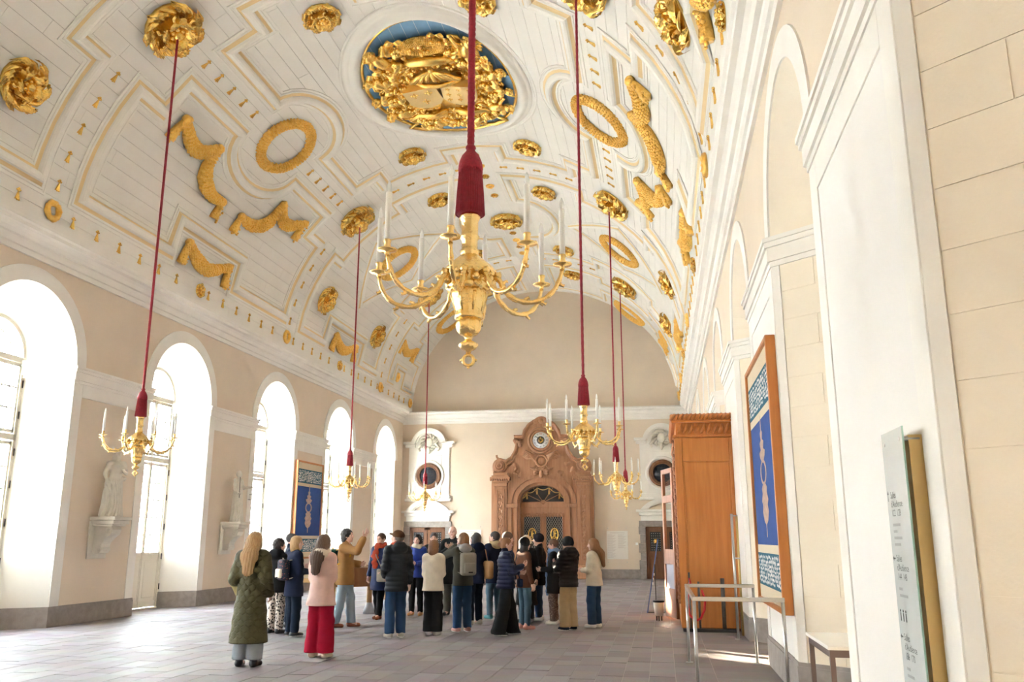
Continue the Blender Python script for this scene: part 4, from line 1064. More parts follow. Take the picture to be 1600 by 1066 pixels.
# stone surrounds with round windows above the side doors
def seg_arch(cx, w, z0, rise, n=16):
    """points of a segmental arch from left to right"""
    r = (w * w + rise * rise) / (2 * rise); a = math.asin(min(1, w / r)); return [(cx + r * math.sin(-a + 2 * a * i / n), z0 + rise - r + r * math.cos(-a + 2 * a * i / n)) for i in range(n + 1)]
LEAD = mat('leaded_dark_glass', (0.05, 0.055, 0.07), 0.15)
for q, cx in ((2, -10.1), (3, .1)):
    side = 'window side' if q == 2 else 'niche side'
    zc = 4.33; y0 = YB
    sur = empty('trim_%d' % (q + 2), (cx, YB, 0)); props(sur, 'white stone surround with curved pediments and carved cartouche on the %s' % side, 'stone surround', kind='structure')
    m = MB(); wu = .93; m.box(-wu, wu, -.06, 0, 3.28, 5.72, bev=.01); m.box(-wu * .62, wu * .62, -.075, 0, 3.45, 5.25, bev=.01); m.build('surround_body', STONEW, sur)
    m = MB(); m.box(-wu - .12, wu + .12, -.16, 0, 3.22, 3.34, bev=.02); m.box(-wu - .05, wu + .05, -.12, 0, 3.34, 3.50, bev=.02); m.build('sill', STONEW, sur)
    m = MB()
    for s in (-1, 1): m.box(min(s * .62, s * 1.16), max(s * .62, s * 1.16), -.24, 0, 5.72, 5.84, bev=.02); m.box(min(s * .62, s * 1.08), max(s * .62, s * 1.08), -.17, 0, 5.58, 5.72, bev=.02)
    A = seg_arch(0, .80, 5.78, .66); B = seg_arch(0, .60, 5.78, .50); strip(m, A, B, -.24, 0); A2 = seg_arch(0, .60, 5.78, .50); B2_ = seg_arch(0, .53, 5.78, .44); strip(m, A2, B2_, -.16, 0)
    m.build('upper_pediment', STONEW, sur, fix=False)
    m = MB(); m.prism(seg_arch(0, .6, 5.5, .72), -.05, 0, 'y'); m.build('pediment_field', STONEW, sur)
    ca = MB(); t = MB()
    ca.sphere((0, -.10, 5.82), .20, 7, sc=(.85, .5, 1.1))
    for k in range(12):
        a = 2 * math.pi * k / 12; ca.tube([(.2 * math.cos(a), -.10, 5.82 + .24 * math.sin(a)), (.36 * math.cos(a + .3), -.13, 5.82 + .33 * math.sin(a + .3)), (.42 * math.cos(a + .7), -.09, 5.80 + .36 * math.sin(a + .7))], [.05, .06, .02], 6)
    for s in (-1, 1): ca.tube([(s * .3, -.12, 5.75), (s * .48, -.13, 5.55), (s * .40, -.12, 5.42)], [.07, .06, .03], 6)
    ca.tube([(0, -.12, 5.6), (0, -.14, 5.42), (0, -.1, 5.30)], [.09, .08, .02], 7)
    ca.build('cartouche', STATUE, sur, fix=False)
    m = MB(); m.tube([(.66 * math.cos(a / 36 * 2 * math.pi), -.07, zc + .66 * math.sin(a / 36 * 2 * math.pi)) for a in range(36)], .06, 8, closed=True); m.build('round_moulding', STONEW, sur, fix=False)
    wn = empty('window_%d' % (q + 6), (cx, YB - .075, zc)); props(wn, 'round oak-framed window with dark leaded glass on the %s of the far wall' % side, 'window', kind='structure')
    m = MB(); m.tube([(.50 * math.cos(a / 40 * 2 * math.pi), -.02, .50 * math.sin(a / 40 * 2 * math.pi)) for a in range(40)], .075, 8, closed=True); m.tube([(.42 * math.cos(a / 40 * 2 * math.pi), -.05, .42 * math.sin(a / 40 * 2 * math.pi)) for a in range(40)], .035, 8, closed=True); m.build('window_frame', OAKD, wn, fix=False)
    MB().lathe([(.46, 0), (.46, .02), (0, .02)], n=32, M=RX).build('pane', LEAD, wn)
    m = MB()
    for k in range(-3, 4):
        d = k * .115; h_ = math.sqrt(max(.001, .43 ** 2 - d * d)); m.tube([(d, -.025, -h_), (d, -.025, h_)], .008, 4); m.tube([(-h_, -.025, d), (h_, -.025, d)], .008, 4)
    m.build('lead_bar', IRON, wn, fix=False)
    # lower pediment and door
    m = MB(); m.box(-1.16, 1.16, -.26, 0, 2.72, 2.82, bev=.02); m.box(-1.05, 1.05, -.16, 0, 2.58, 2.72, bev=.02)
    A = seg_arch(0, .98, 2.82, .46); B = seg_arch(0, .74, 2.82, .32); strip(m, A, B, -.26, 0); A = seg_arch(0, .74, 2.82, .32); B = seg_arch(0, .66, 2.82, .26); strip(m, A, B, -.15, 0)
    m.build('lower_pediment', STONEW, sur, fix=False); m = MB(); m.box(-.98, .98, -.07, 0, 2.36, 2.58, bev=.01); m.build('frieze', STONEW, sur)
    dd = empty('door_%d' % q, (cx, YB, 0)); props(dd, 'double oak door with black lattice panels in a grey stone frame on the %s' % side, 'door', kind='structure')
    for s in (-1, 1):
        z = 0.0; k = 0
        while z < 2.1:
            h = (.34, .42, .30, .38, .36, .40)[k % 6]; h = min(h, 2.12 - z); w_ = .22 + .06 * (k % 2)
            MB().box(min(s * .80, s * (.80 + w_)), max(s * .80, s * (.80 + w_)), -.10, 0, z + .004, z + h - .004, bev=.008).build('stone_block', GREYST, dd); z += h; k += 1
    MB().box(-1.06, 1.06, -.10, 0, 2.12, 2.36, bev=.008).build('stone_lintel', GREYST, dd)
    for s in (-1, 1):
        x0, x1 = (-.79, -.01) if s < 0 else (.01, .79)
        lo = MB().box(x0, x1, -.04, 0, 0.01, 2.11).build('door_leaf', OAKD, dd)
        f = MB()
        for a, b_, c, d in ((x0, x0 + .12, .02, 2.1), (x1 - .12, x1, .02, 2.1), (x0, x1, .02, .18), (x0, x1, 1.98, 2.1), (x0, x1, .90, 1.06)): f.box(a, b_, -.065, -.04, c, d, bev=.008)
        f.box(x0 + .18, x1 - .18, -.058, -.04, .26, .82, bev=.012); f.build('leaf_frame', OAKD, lo)
        go = MB().box(x0 + .17, x1 - .17, -.055, -.04, 1.12, 1.90).build('black_panel', BLACKM, lo)
        lt = MB()
        for i in range(5):
            for j in range(8): lt.sphere((x0 + .24 + .085 * i, -.057, 1.17 + .095 * j), .016, 3)
        props(lt.build('lattice', mat('pewter_lattice', (0.55, 0.53, 0.48), 0.4, 0.6), go, fix=False), kind='stuff')
        e = MB(); xc = (x0 + x1) / 2
        for k in range(6): a = math.pi / 3 * k; e.tube([(xc, -.06, 1.52), (xc + .10 * math.cos(a), -.065, 1.52 + .12 * math.sin(a))], [.03, .012], 6)
        e.build('gilt_emblem', GOLD, go, fix=False)
    MB().tube([(.06, -.06, 1.0), (.06, -.10, 1.0), (.16, -.10, 1.0)], .012, 6).build('handle', IRON, dd)
# notice panels
def notice(u0, u1, v0, v1, lab, glass=False):
    x0, z1 = bw(u0, v0); x1, z0 = bw(u1, v1); n = empty('notice_panel', ((x0 + x1) / 2, YB - .001, 0), 0, lab, 'notice'); w = (x1 - x0) / 2
    MB().box(-w, w, -.045, -.03, z0, z1).build('panel', mat('etched_plate', (0.80, 0.77, 0.70), 0.25), n)
    for s in (-1, 1):
        for z in (z0 - .12, z1 + .12): MB().tube([(s * (w - .05), 0, z), (s * (w - .05), -.05, z)], .018, 8).build('stand_off', STEEL, n)
    tx = MB(); z = z1 - .07
    tx.box(-w * .7, w * .7, -.047, -.044, z - .015, z)
    z -= .08; k = 0
    while z > z0 + .05:
        for s in (-1, 1):
            l = w * (.45 + .4 * ((k * 37 + (s > 0) * 13) % 10) / 10)
            if s > 0 and z < z0 + .45: continue
            tx.box(-w * .93 if s < 0 else w * .06, (-w * .93 + l) if s < 0 else (w * .06 + l), -.047, -.044, z - .010, z)
        z -= .036; k += 1
    props(tx.build('text_lines', mat('etched_text', (0.52, 0.46, 0.40), 0.6), n, fix=False), kind='stuff')
notice(948, 982, 830, 874, 'etched name list plate beside the right of the portal')
notice(719, 752, 828, 880, 'etched plate behind the crowd, left of the portal')
MB_ = empty('wall_switch', (bw(995, 850)[0], YB, bw(995, 850)[1]), 0, 'small white square switch beside the right side door', 'switch')
MB().box(-.05, .05, -.02, 0, -.05, .05, bev=.008).build('plate', CANDLE, MB_); MB().box(-.025, .025, -.026, -.02, -.03, .03, bev=.004).build('rocker', CANDLE, MB_)
# ------------------------------------------------------------------ wooden vestibule against the niche wall
vx0, vx1, vy0, vy1 = .28, XR - .005, 16.5, 20.1
vb = empty('vestibule', (.8, 18.0, 0), 0, 'tall cherry wood vestibule with carved frieze standing against the niche wall', 'vestibule')
def V_(m, name, mt=CHERRY, parent=None, fix=True):
    m.v = [(x - .8, y - 18.0, z) for x, y, z in m.v]; return m.build(name, mt, parent or vb, fix)
V_(MB().box(vx0, vx1, vy0, vy1, .05, 3.47), 'body')
m = MB()
for a, b_, c, d in ((vx0, vx0 + .14, .05, 3.46), (vx1 - .06, vx1 - .002, .05, 3.46), (vx0 + .142, vx1 - .062, 3.02, 3.46), (vx0 + .142, vx1 - .062, .05, .52), (vx0 + .142, vx1 - .062, .54, .80)): m.box(a, b_, vy0 - .03, vy0, c, d, bev=.008)
V_(m, 'side_frame')
V_(MB().box(vx0 + .17, vx1 - .08, vy0 - .012, vy0, .82, 3.0, bev=.005), 'side_panel')
m = MB(); m.box(vx0 - .02, vx1, vy0 - .05, vy1, 3.47, 3.52, bev=.01); m.box(vx0 + .04, vx1, vy0, vy1, 3.52, 3.75); m.box(vx0 - .04, vx1, vy0 - .08, vy1, 3.75, 3.80, bev=.01); V_(m, 'frieze')
m = MB()
for k in range(9):
    x = vx0 + .12 + (vx1 - vx0 - .2) * k / 8
    m.tube([(x - .05, vy0 - .01, 3.54), (x, vy0 - .035, 3.62), (x + .03, vy0 - .01, 3.73)], [.02, .035, .015], 6)
    t = MB(); [leaf(t, .055, .02, .02, 1.57 * j + .7, .005, nu=4, nv=3) for j in range(4)]; m.add([(x + .04 + p[0], vy0 - .005 - p[2], 3.64 + p[1]) for p in t.v], t.f, 0, True)
V_(m, 'frieze_carving', fix=False)
for k in range(14):
    x = vx0 - .02 + (vx1 - vx0) * k / 13.5
    V_(MB().tube([(x - .035, vy0 - .09, 3.80), (x, vy0 - .13, 3.855), (x + .05, vy0 - .09, 3.90)], [.022, .034, .022], 7), 'gadroon', fix=False)
V_(MB().box(vx0 - .06, vx1, vy0 - .085, vy1, 3.80, 3.91, bev=.02), 'top_cornice')
V_(MB().box(vx0 + .02, vx1, vy0 + .02, vy1, 0, .05), 'plinth', OAKD)
m = MB()
for k in range(46):                                               # carved strip down the front corner
    z = .5 + 2.9 * k / 45; m.sphere((vx0 - .012 - .012 * (k % 2), vy0 + .06 + .02 * math.sin(k * 1.7), z), .034, 4, sc=(.8, 1, 1.3))
V_(m, 'carved_strip', wood('pink_oak', (0.52, 0.25, 0.15), (0.40, 0.18, 0.10)), fix=False)
# its open leaf
LM = Matrix.Translation((vx0 - .03, 18.15, 0)) @ Matrix.Rotation(R(105), 4, 'Z')
lw = .82; PINK = MATS['pink_oak']; LAT = mat('blue_grey_lattice', (0.42, 0.42, 0.52), 0.4)
m = MB()
for a, b_, c, d in ((0, .10, .05, 3.05), (lw - .10, lw, .05, 3.05), (0, lw, .05, .62), (0, lw, 1.10, 1.40), (0, lw, 2.95, 3.05), (0, lw, 2.35, 2.50)): m.box(a, b_, -.03, .03, c, d, M=LM, bev=.006)
dl = V_(m, 'door_leaf', PINK)
m = MB(); m.add([(.10, 0, 1.40), (lw - .1, 0, 1.40), (lw - .1, 0, 2.35), (.10, 0, 2.35)], [(0, 1, 2, 3)], 0, False, LM); V_(m, 'pane', GLASS, fix=False).parent = dl
m = MB(); m.add([(.10, 0, 2.50), (lw - .1, 0, 2.50), (lw - .1, 0, 2.95), (.10, 0, 2.95)], [(0, 1, 2, 3)], 0, False, LM); V_(m, 'pane', GLASS, fix=False).parent = dl
m = MB(); m.box(.10, lw - .1, -.008, .008, .62, 1.10, M=LM)
for k in range(6): m.tube([LM @ Vector((.12 + .1 * k, -.015, .64)), LM @ Vector((.22 + .1 * k if k < 5 else .70, -.015, 1.08))], .010, 5); m.tube([LM @ Vector((.22 + .1 * k if k < 5 else .70, -.015, .64)), LM @ Vector((.12 + .1 * k, -.015, 1.08))], .010, 5)
V_(m, 'lattice_panel', LAT, fix=False).parent = dl
m = MB(); m.tube([LM @ Vector((lw - .06, -.03, 1.22)), LM @ Vector((lw - .06, -.10, 1.22))], .012, 6); m.sphere(LM @ Vector((lw - .06, -.12, 1.22)), .032, 5); V_(m, 'door_knob', IRON, fix=False).parent = dl

# ------------------------------------------------------------------ steel railing, hose reel pipe, poles
def thing(name, loc, label, cat, group=None): return empty(name, loc, 0, label, cat, group)
rl = thing('railing', (.75, 11.0, 0), 'brushed steel three-sided railing standing before the wooden vestibule', 'railing')
def RB(m, name, mt=STEEL): m.v = [(x - .75, y - 11.0, z) for x, y, z in m.v]; return m.build(name, mt, rl)
RZ = 1.01
for P, Q in (((.29, 12.33), (1.17, 12.35)), ((.29, 12.33), (.30, 9.62)), ((.30, 9.62), (1.20, 9.60))):
    d = Vector((Q[0] - P[0], Q[1] - P[1], 0)); L_ = d.length; M = Matrix.Translation((P[0], P[1], RZ)) @ Matrix.Rotation(math.atan2(d.y, d.x), 4, 'Z')
    RB(MB().box(-.02, L_ + .02, -.021, .021, -.045, 0, M=M, bev=.005), 'top_rail')
for x, y in ((.29, 12.33), (1.17, 12.35), (.30, 9.62), (1.20, 9.60)):
    RB(MB().tube([(x, y, .012), (x, y, RZ - .04)], .019, 10).lathe([(.05, 0), (.05, .010), (.022, .012)], (x, y, 0), 14), 'post')
ps = thing('pipe_stand', (.7, 16.3, 0), 'dark steel pipe frame on the floor before the vestibule side panel', 'stand')
m = MB(); 
for x, h, r in ((.44, 1.02, .018), (.60, .86, .02), (1.02, .92, .035)): m.tube([(x - .7, 0, .05), (x - .7, 0, h)], r, 8)
m.build('upright', DSTEEL, ps); m = MB(); m.box(-.40, .55, -.035, .035, 0, .055, bev=.008); m.build('foot_bar', BLACKM, ps)
hs = MB(); cx, cz = .55, .50
hp = [(cx - .09, 16.22, .85), (cx - .14, 16.20, .68), (cx - .16, 16.20, .50), (cx - .13, 16.19, .30), (cx - .04, 16.18, .19), (cx + .06, 16.18, .24), (cx + .13, 16.19, .38), (cx + .15, 16.20, .55), (cx + .10, 16.22, .72)]
hs.tube(hp, .021, 8); hs.tube([(.44, 16.27, .92), (.46, 16.22, .85)], .015, 6)
props(hs.build('hose', mat('red_rubber', (0.62, 0.02, 0.02), 0.45)), 'red hose hanging in a loop on the pipe stand', 'hose')
pp = thing('wall_pole', (1.20, 15.2, 0), 'tall steel pole with a brass rod standing by the pier', 'pole')
MB().tube([(-.04, 0, .01), (-.04, 0, 2.02)], .022, 10).lathe([(.055, 0), (.055, .01), (.02, .012)], (-.04, 0, 0), 14).build('pole', STEEL, pp); MB().tube([(.05, .12, .05), (.05, .12, 2.0)], .020, 10).build('rod', mat('aged_brass', (0.65, 0.48, 0.2), 0.35, 0.9), pp)
MB().box(-.05, .06, -.01, .13, 1.98, 2.0).box(-.05, .06, -.01, .13, 1.28, 1.30).build('bracket', STEEL, pp)
bn = thing('waste_bin', (-.13, 18.35, 0), 'small white bin with a black rim beside the open vestibule door', 'bin')
MB().lathe([(.085, .10), (.11, .38), (.105, .38), (.08, .105)], n=20).build('bucket', CANDLE, bn); MB().lathe([(.112, .36), (.120, .365), (.120, .395), (.105, .395)], n=20).build('rim', BLACKM, bn)
MB().tube([(.0, -.05, 0), (.0, -.05, .18)], .014, 6).tube([(.05, .05, 0), (.05, .05, .12)], .014, 6).tube([(-.05, .05, 0), (-.05, .05, .12)], .014, 6).build('leg', BLACKM, bn)
bp = thing('information_board', (-.30, 20.3, 0), 'tall slim blue board leaning on a black post, seen edge-on', 'board')
m = MB(); m.add([(-.11, -.05, .0), (-.085, -.05, .0), (.20, .0, 1.60), (.175, .0, 1.60), (-.11, .75, .0), (-.085, .75, .0), (.20, .70, 1.60), (.175, .70, 1.60)], [(0, 1, 2, 3), (4, 7, 6, 5), (0, 3, 7, 4), (1, 5, 6, 2), (0, 4, 5, 1), (3, 2, 6, 7)]); m.build('blue_panel', mat('blue_board', (0.10, 0.17, 0.42), 0.5), bp)
MB().tube([(.10, -.02, 0), (.10, -.02, 1.05)], .010, 6).build('post', BLACKM, bp); MB().box(-.10, .28, -.04, .0, 0, .012).build('foot', BLACKM, bp)
for k in range(3): MB().box(-.02 + .035 * k, .0 + .035 * k, -.058, -.048, .60 + .10 * k, .655 + .10 * k, M=Matrix.Translation((.0 + .055 - .035 * k * .5, .02, 0))).build('white_mark', CANDLE, bp)
# table in the near niche
tb = thing('side_table', (1.55, 8.32, 0), 'narrow white-topped table with dark metal legs in the near niche', 'table')
MB().box(-.26, .30, -.62, .50, .72, .75, bev=.006).build('table_top', mat('white_laminate', (0.86, 0.84, 0.80), 0.35), tb)
m = MB(); m.box(-.24, -.20, -.59, .47, .66, .72); m.box(.24, .28, -.59, .47, .66, .72); m.box(-.20, .24, .43, .47, .66, .72); m.box(-.20, .24, -.59, -.55, .66, .72); m.build('apron', mat('brown_metal', (0.13, 0.09, 0.08), 0.45), tb)
for x in (-.22, .26):
    for y in (-.57, .45): MB().box(x - .02, x + .02, y - .02, y + .02, 0, .66).build('leg', MATS['brown_metal'], tb)

# ------------------------------------------------------------------ glass direction sign on the near pier
sgn = thing('direction_sign', (XR - .02, 4.9, 0), 'frosted glass direction sign with black lettering fixed to the near pier', 'sign')
FROST = mat('frosted_glass', (0.66, 0.70, 0.69), 0.18); EDGE = mat('green_glass_edge', (0.35, 0.55, 0.48), 0.1)
y0s, y1s, z0s, z1s = -.22, .20, .35, 2.17
MB().box(-.098, -.090, y0s, y1s, z0s, z1s, bev=.001).build('glass_panel', FROST, sgn)
MB().box(-.0985, -.0895, y0s - .003, y0s, z0s, z1s).build('glass_edge', EDGE, sgn)
MB().box(-.055, .018, y0s + .05, y1s - .05, z0s, z1s - .04).build('backing_rail', mat('brass_rail', (0.72, 0.52, 0.22), 0.4, 0.3), sgn)
for y in (y0s + .06, y1s - .06):
    for z in (z0s + .06, z1s - .06): MB().tube([(-.10, y, z), (.0, y, z)], .012, 8).build('stand_off', STEEL, sgn)
INK = mat('black_lettering', (0.015, 0.015, 0.015), 0.6); GINK = mat('grey_lettering', (0.30, 0.31, 0.31), 0.6)
def sline(t, z, size=.050, mt=INK, y=.12):
    M = Matrix.Translation((-.0995, y, z)) @ Matrix(((0, 0, -1, 0), (-1, 0, 0, 0), (0, 1, 0, 0), (0, 0, 0, 1)))
    return text_mesh('lettering', t, size, M, mt, sgn, 'LEFT')
def arrow(z, up, y=.165):
    m = MB(); 
    if up: m.add([(-.0995, y - .004, z - .03), (-.0995, y + .004, z - .03), (-.0995, y + .004, z + .01), (-.0995, y - .004, z + .01), (-.0995, y - .016, z + .008), (-.0995, y + .016, z + .008), (-.0995, y, z + .03)], [(0, 1, 2, 3), (4, 5, 6)])
    else: m.add([(-.0995, y - .03, z - .004), (-.0995, y + .0, z - .004), (-.0995, y + .0, z + .004), (-.0995, y - .03, z + .004), (-.0995, y, z - .014), (-.0995, y, z + .014), (-.0995, y + .02, z)], [(0, 1, 2, 3), (4, 5, 6)])
    m.build('arrow', INK, sgn, fix=False)
def block_(z, nums, grey, up):
    arrow(z, up); sline('Salles', z); sline("d'Audience", z - .047); [sline(q, z - .094, y=.12 - .10 * i) for i, q in enumerate(nums.split())]
    zz_ = z - .155
    for t in grey: 
        w = .012 * len(t); MB().box(-.0996, -.0990, .12 - w, .12, zz_ - .007, zz_ + .007).build('small_print', GINK, sgn); zz_ -= .034
def icons(z):
    for k in range(3):
        m = MB(); y = .14 - .05 * k; m.sphere((-.0993, y, z + .022), .008, 4, sc=(.2, 1, 1)); m.box(-.0996, -.0990, y - .008, y + .008, z - .03, z + .012); m.build('pictogram', INK, sgn, fix=False)
block_(1.83, '122 128', ('xxxxxxxxxxxx', 'xxxxxx', 'xxxxxxxxxxxxx', 'xxxxxxxxxx'), True)
block_(1.50, '144 148', ('xxxxx', 'xxxxxxxxxxxxx'), False); icons(1.21)
block_(1.10, '156 170', ('xxxxx', 'xxxxxxxxxx'), False); icons(.84)

# ------------------------------------------------------------------ tapestries
TBLUE = mat('blue_weave', (0.03, 0.085, 0.30), 0.9, var=0.12, vscale=5, bump=0.25, bscale=150)
TCREAM = mat('cream_weave', (0.66, 0.56, 0.40), 0.9, bump=0.25, bscale=150); TTEAL = mat('teal_weave', (0.01, 0.10, 0.16), 0.9)
TLACE = mat('white_flower_weave', (0.80, 0.80, 0.78), 0.9); TGOLD = mat('rose_gold_weave', (0.62, 0.43, 0.33), 0.9, var=0.3, vscale=20)
def tapestry(name, X, out, yc, z0, w, h, lab):
    t = thing(name, (X, yc, z0), lab, 'tapestry', 'blue tapestries on the piers')
    s = out                                                 # out: direction from the wall into the room along x
    def bx(m, d0, d1, a, b_, c, d, bev=0.0): return m.box(min(s * d0, s * d1), max(s * d0, s * d1), a, b_, c, d, bev=bev)
    W = w / 2; f = .055
    m = MB(); bx(m, 0, .11, -W, -W + f, 0, h, .006); bx(m, 0, .11, W - f, W, 0, h, .006); bx(m, 0, .11, -W + f, W - f, h - f, h, .006); bx(m, 0, .11, -W + f, W - f, 0, f, .006); m.build('wood_frame', CHERRY, t)
    bx(MB(), 0, .075, -W + f, W - f, f, h - f).build('blue_field', TBLUE, t)
    i = W - f
    def band(za, zb, mt, nm, d=.078): return bx(MB(), .07, d, -i, i, za, zb).build(nm, mt, t)
    zt = h - f
    band(zt - .20, zt, TCREAM, 'cream_band'); b1 = band(zt - .64, zt - .20, TTEAL, 'border_band'); band(zt - .74, zt - .64, TCREAM, 'cream_band')
    band(f, f + .16, TCREAM, 'cream_band'); b2 = band(f + .16, f + .56, TTEAL, 'border_band'); band(f + .56, f + .66, TCREAM, 'cream_band')
    for bo, zc, hh in ((b1, zt - .42, .16), (b2, f + .36, .15)):
        pts = MB(); rr = random.Random(5)
        band_w = hh + .02
        for k in range(int(2 * i / .052)):
            for j in range(7):
                y = -i + (k + .5) * .052 + rr.uniform(-.012, .012); zq = zc + (j - 3) * band_w / 3.4 * .98 + rr.uniform(-.012, .012)
                a = rr.random() * 3.14; ra, rb_ = rr.uniform(.020, .034), rr.uniform(.013, .021)
                if abs(y) > i - .03 or rr.random() < .14: continue
                pts.add([(s * .0805, y + ra * math.cos(w_) * math.cos(a) - rb_ * math.sin(w_) * math.sin(a), zq + ra * math.cos(w_) * math.sin(a) + rb_ * math.sin(w_) * math.cos(a)) for w_ in (0, 1.05, 2.09, 3.14, 4.19, 5.24)], [tuple(range(6))])
        props(pts.build('woven_flowers', TLACE, bo, fix=False), kind='stuff')
    # the tall candelabrum figure: half outline mirrored
    H = h - 2.0 * f - 1.45; zb = f + .75
    prof = [(.0, .015), (.10, .02), (.13, .10), (.20, .16), (.26, .13), (.30, .18), (.36, .12), (.40, .14), (.44, .06), (.62, .06), (.66, .13), (.70, .16), (.72, .07), (.78, .11), (.80, .04), (.86, .06), (.88, .018), (1.0, .018)]
    pl = [(-q * w / 2.1, zb + u * H) for u, q in prof] + [(q * w / 2.1, zb + u * H) for u, q in prof[::-1]]
    m = MB()
    prf = []
    for k in range(len(prof) - 1):
        (u0, q0), (u1, q1) = prof[k], prof[k + 1]
        for sg_ in (-1, 1):
            in0 = 0 if not (.44 <= u0 and u1 <= .62) else 0
            m.add([(s * .080, 0, zb + u0 * H), (s * .080, sg_ * q0 * w / 1.35, zb + u0 * H), (s * .080, sg_ * q1 * w / 1.35, zb + u1 * H), (s * .080, 0, zb + u1 * H)], [(0, 1, 2, 3)]) if not (u0 >= .44 and u1 <= .63) else None
    n = 24; zc = zb + .53 * H
    for k in range(n):
        a0, a1 = 2 * math.pi * k / n, 2 * math.pi * (k + 1) / n
        m.add([(s * .080, 0.17 * w / 1.35 * math.cos(a), zc + .105 * H * math.sin(a)) for a in (a0, a1)] + [(s * .080, 0.115 * w / 1.35 * math.cos(a), zc + .08 * H * math.sin(a)) for a in (a1, a0)], [(0, 1, 2, 3)])
    m.build('woven_figure', TGOLD, t, fix=False)
    return t
tapestry('tapestry', XR - .021, -1, 10.99, .82, 2.46, 3.03, 'large blue tapestry in an orange wood frame on the niche wall pier')
tapestry('tapestry', XL + .021, 1, 26.72, 1.0, 2.12, 3.05, 'narrow blue tapestry in a wood frame on the window wall pier')
# ------------------------------------------------------------------ curved wooden reception desk on conical feet
dk = thing('reception_desk', (-6.75, 19.6, 0), 'curved wooden reception desk on round legs with grey conical feet, behind the crowd', 'desk')
BEECH = wood('beech_wood', (0.62, 0.38, 0.17), (0.54, 0.31, 0.12), .4, (1, 1, 3))
m = MB(); n = 14; ro, ri = 1.7, 1.15
A = [(ro * math.cos(R(-70 + 125 * i / n)) - 1.0, ro * math.sin(R(-70 + 125 * i / n))) for i in range(n + 1)]; B = [(ri * math.cos(R(-70 + 125 * i / n)) - 1.0, ri * math.sin(R(-70 + 125 * i / n))) for i in range(n + 1)]
for i in range(n): m.add([(*A[i], z) for z in (.60, 1.0)] + [(*A[i + 1], z) for z in (.60, 1.0)] + [(*B[i], z) for z in (.60, 1.0)] + [(*B[i + 1], z) for z in (.60, 1.0)], [(0, 2, 3, 1), (1, 3, 7, 5), (0, 4, 6, 2), (4, 5, 7, 6)])
m.build('curved_front', wood('walnut_front', (0.30, 0.14, 0.06), (0.24, 0.10, 0.04)), dk)
GCONE = mat('grey_painted_cone', (0.34, 0.36, 0.38), 0.5)
for a in (-62, -25, 12, 45):
    x, y = 1.42 * math.cos(R(a)) - 1.0, 1.42 * math.sin(R(a))
    lg = MB().tube([(x, y, .20), (x, y, .60)], .06, 12).build('leg', BEECH, dk); MB().lathe([(.14, 0), (.065, .24), (0, .24)], (x, y, 0), 20).build('cone_foot', GCONE, lg)
tb2 = thing('bench', (-6.75, 16.95, 0), 'pale beech bench with conical grey foot behind the pink coat', 'bench')
MB().box(-.75, .55, -.2, .2, .76, .84, bev=.01).build('bench_top', BEECH, tb2)
for x in (-.60, .22):
    lg = MB().tube([(x, 0, .2), (x, 0, .76)], .055, 12).build('leg', BEECH, tb2); MB().lathe([(.13, 0), (.06, .24), (0, .24)], (x, 0, 0), 20).build('cone_foot', GCONE, lg)
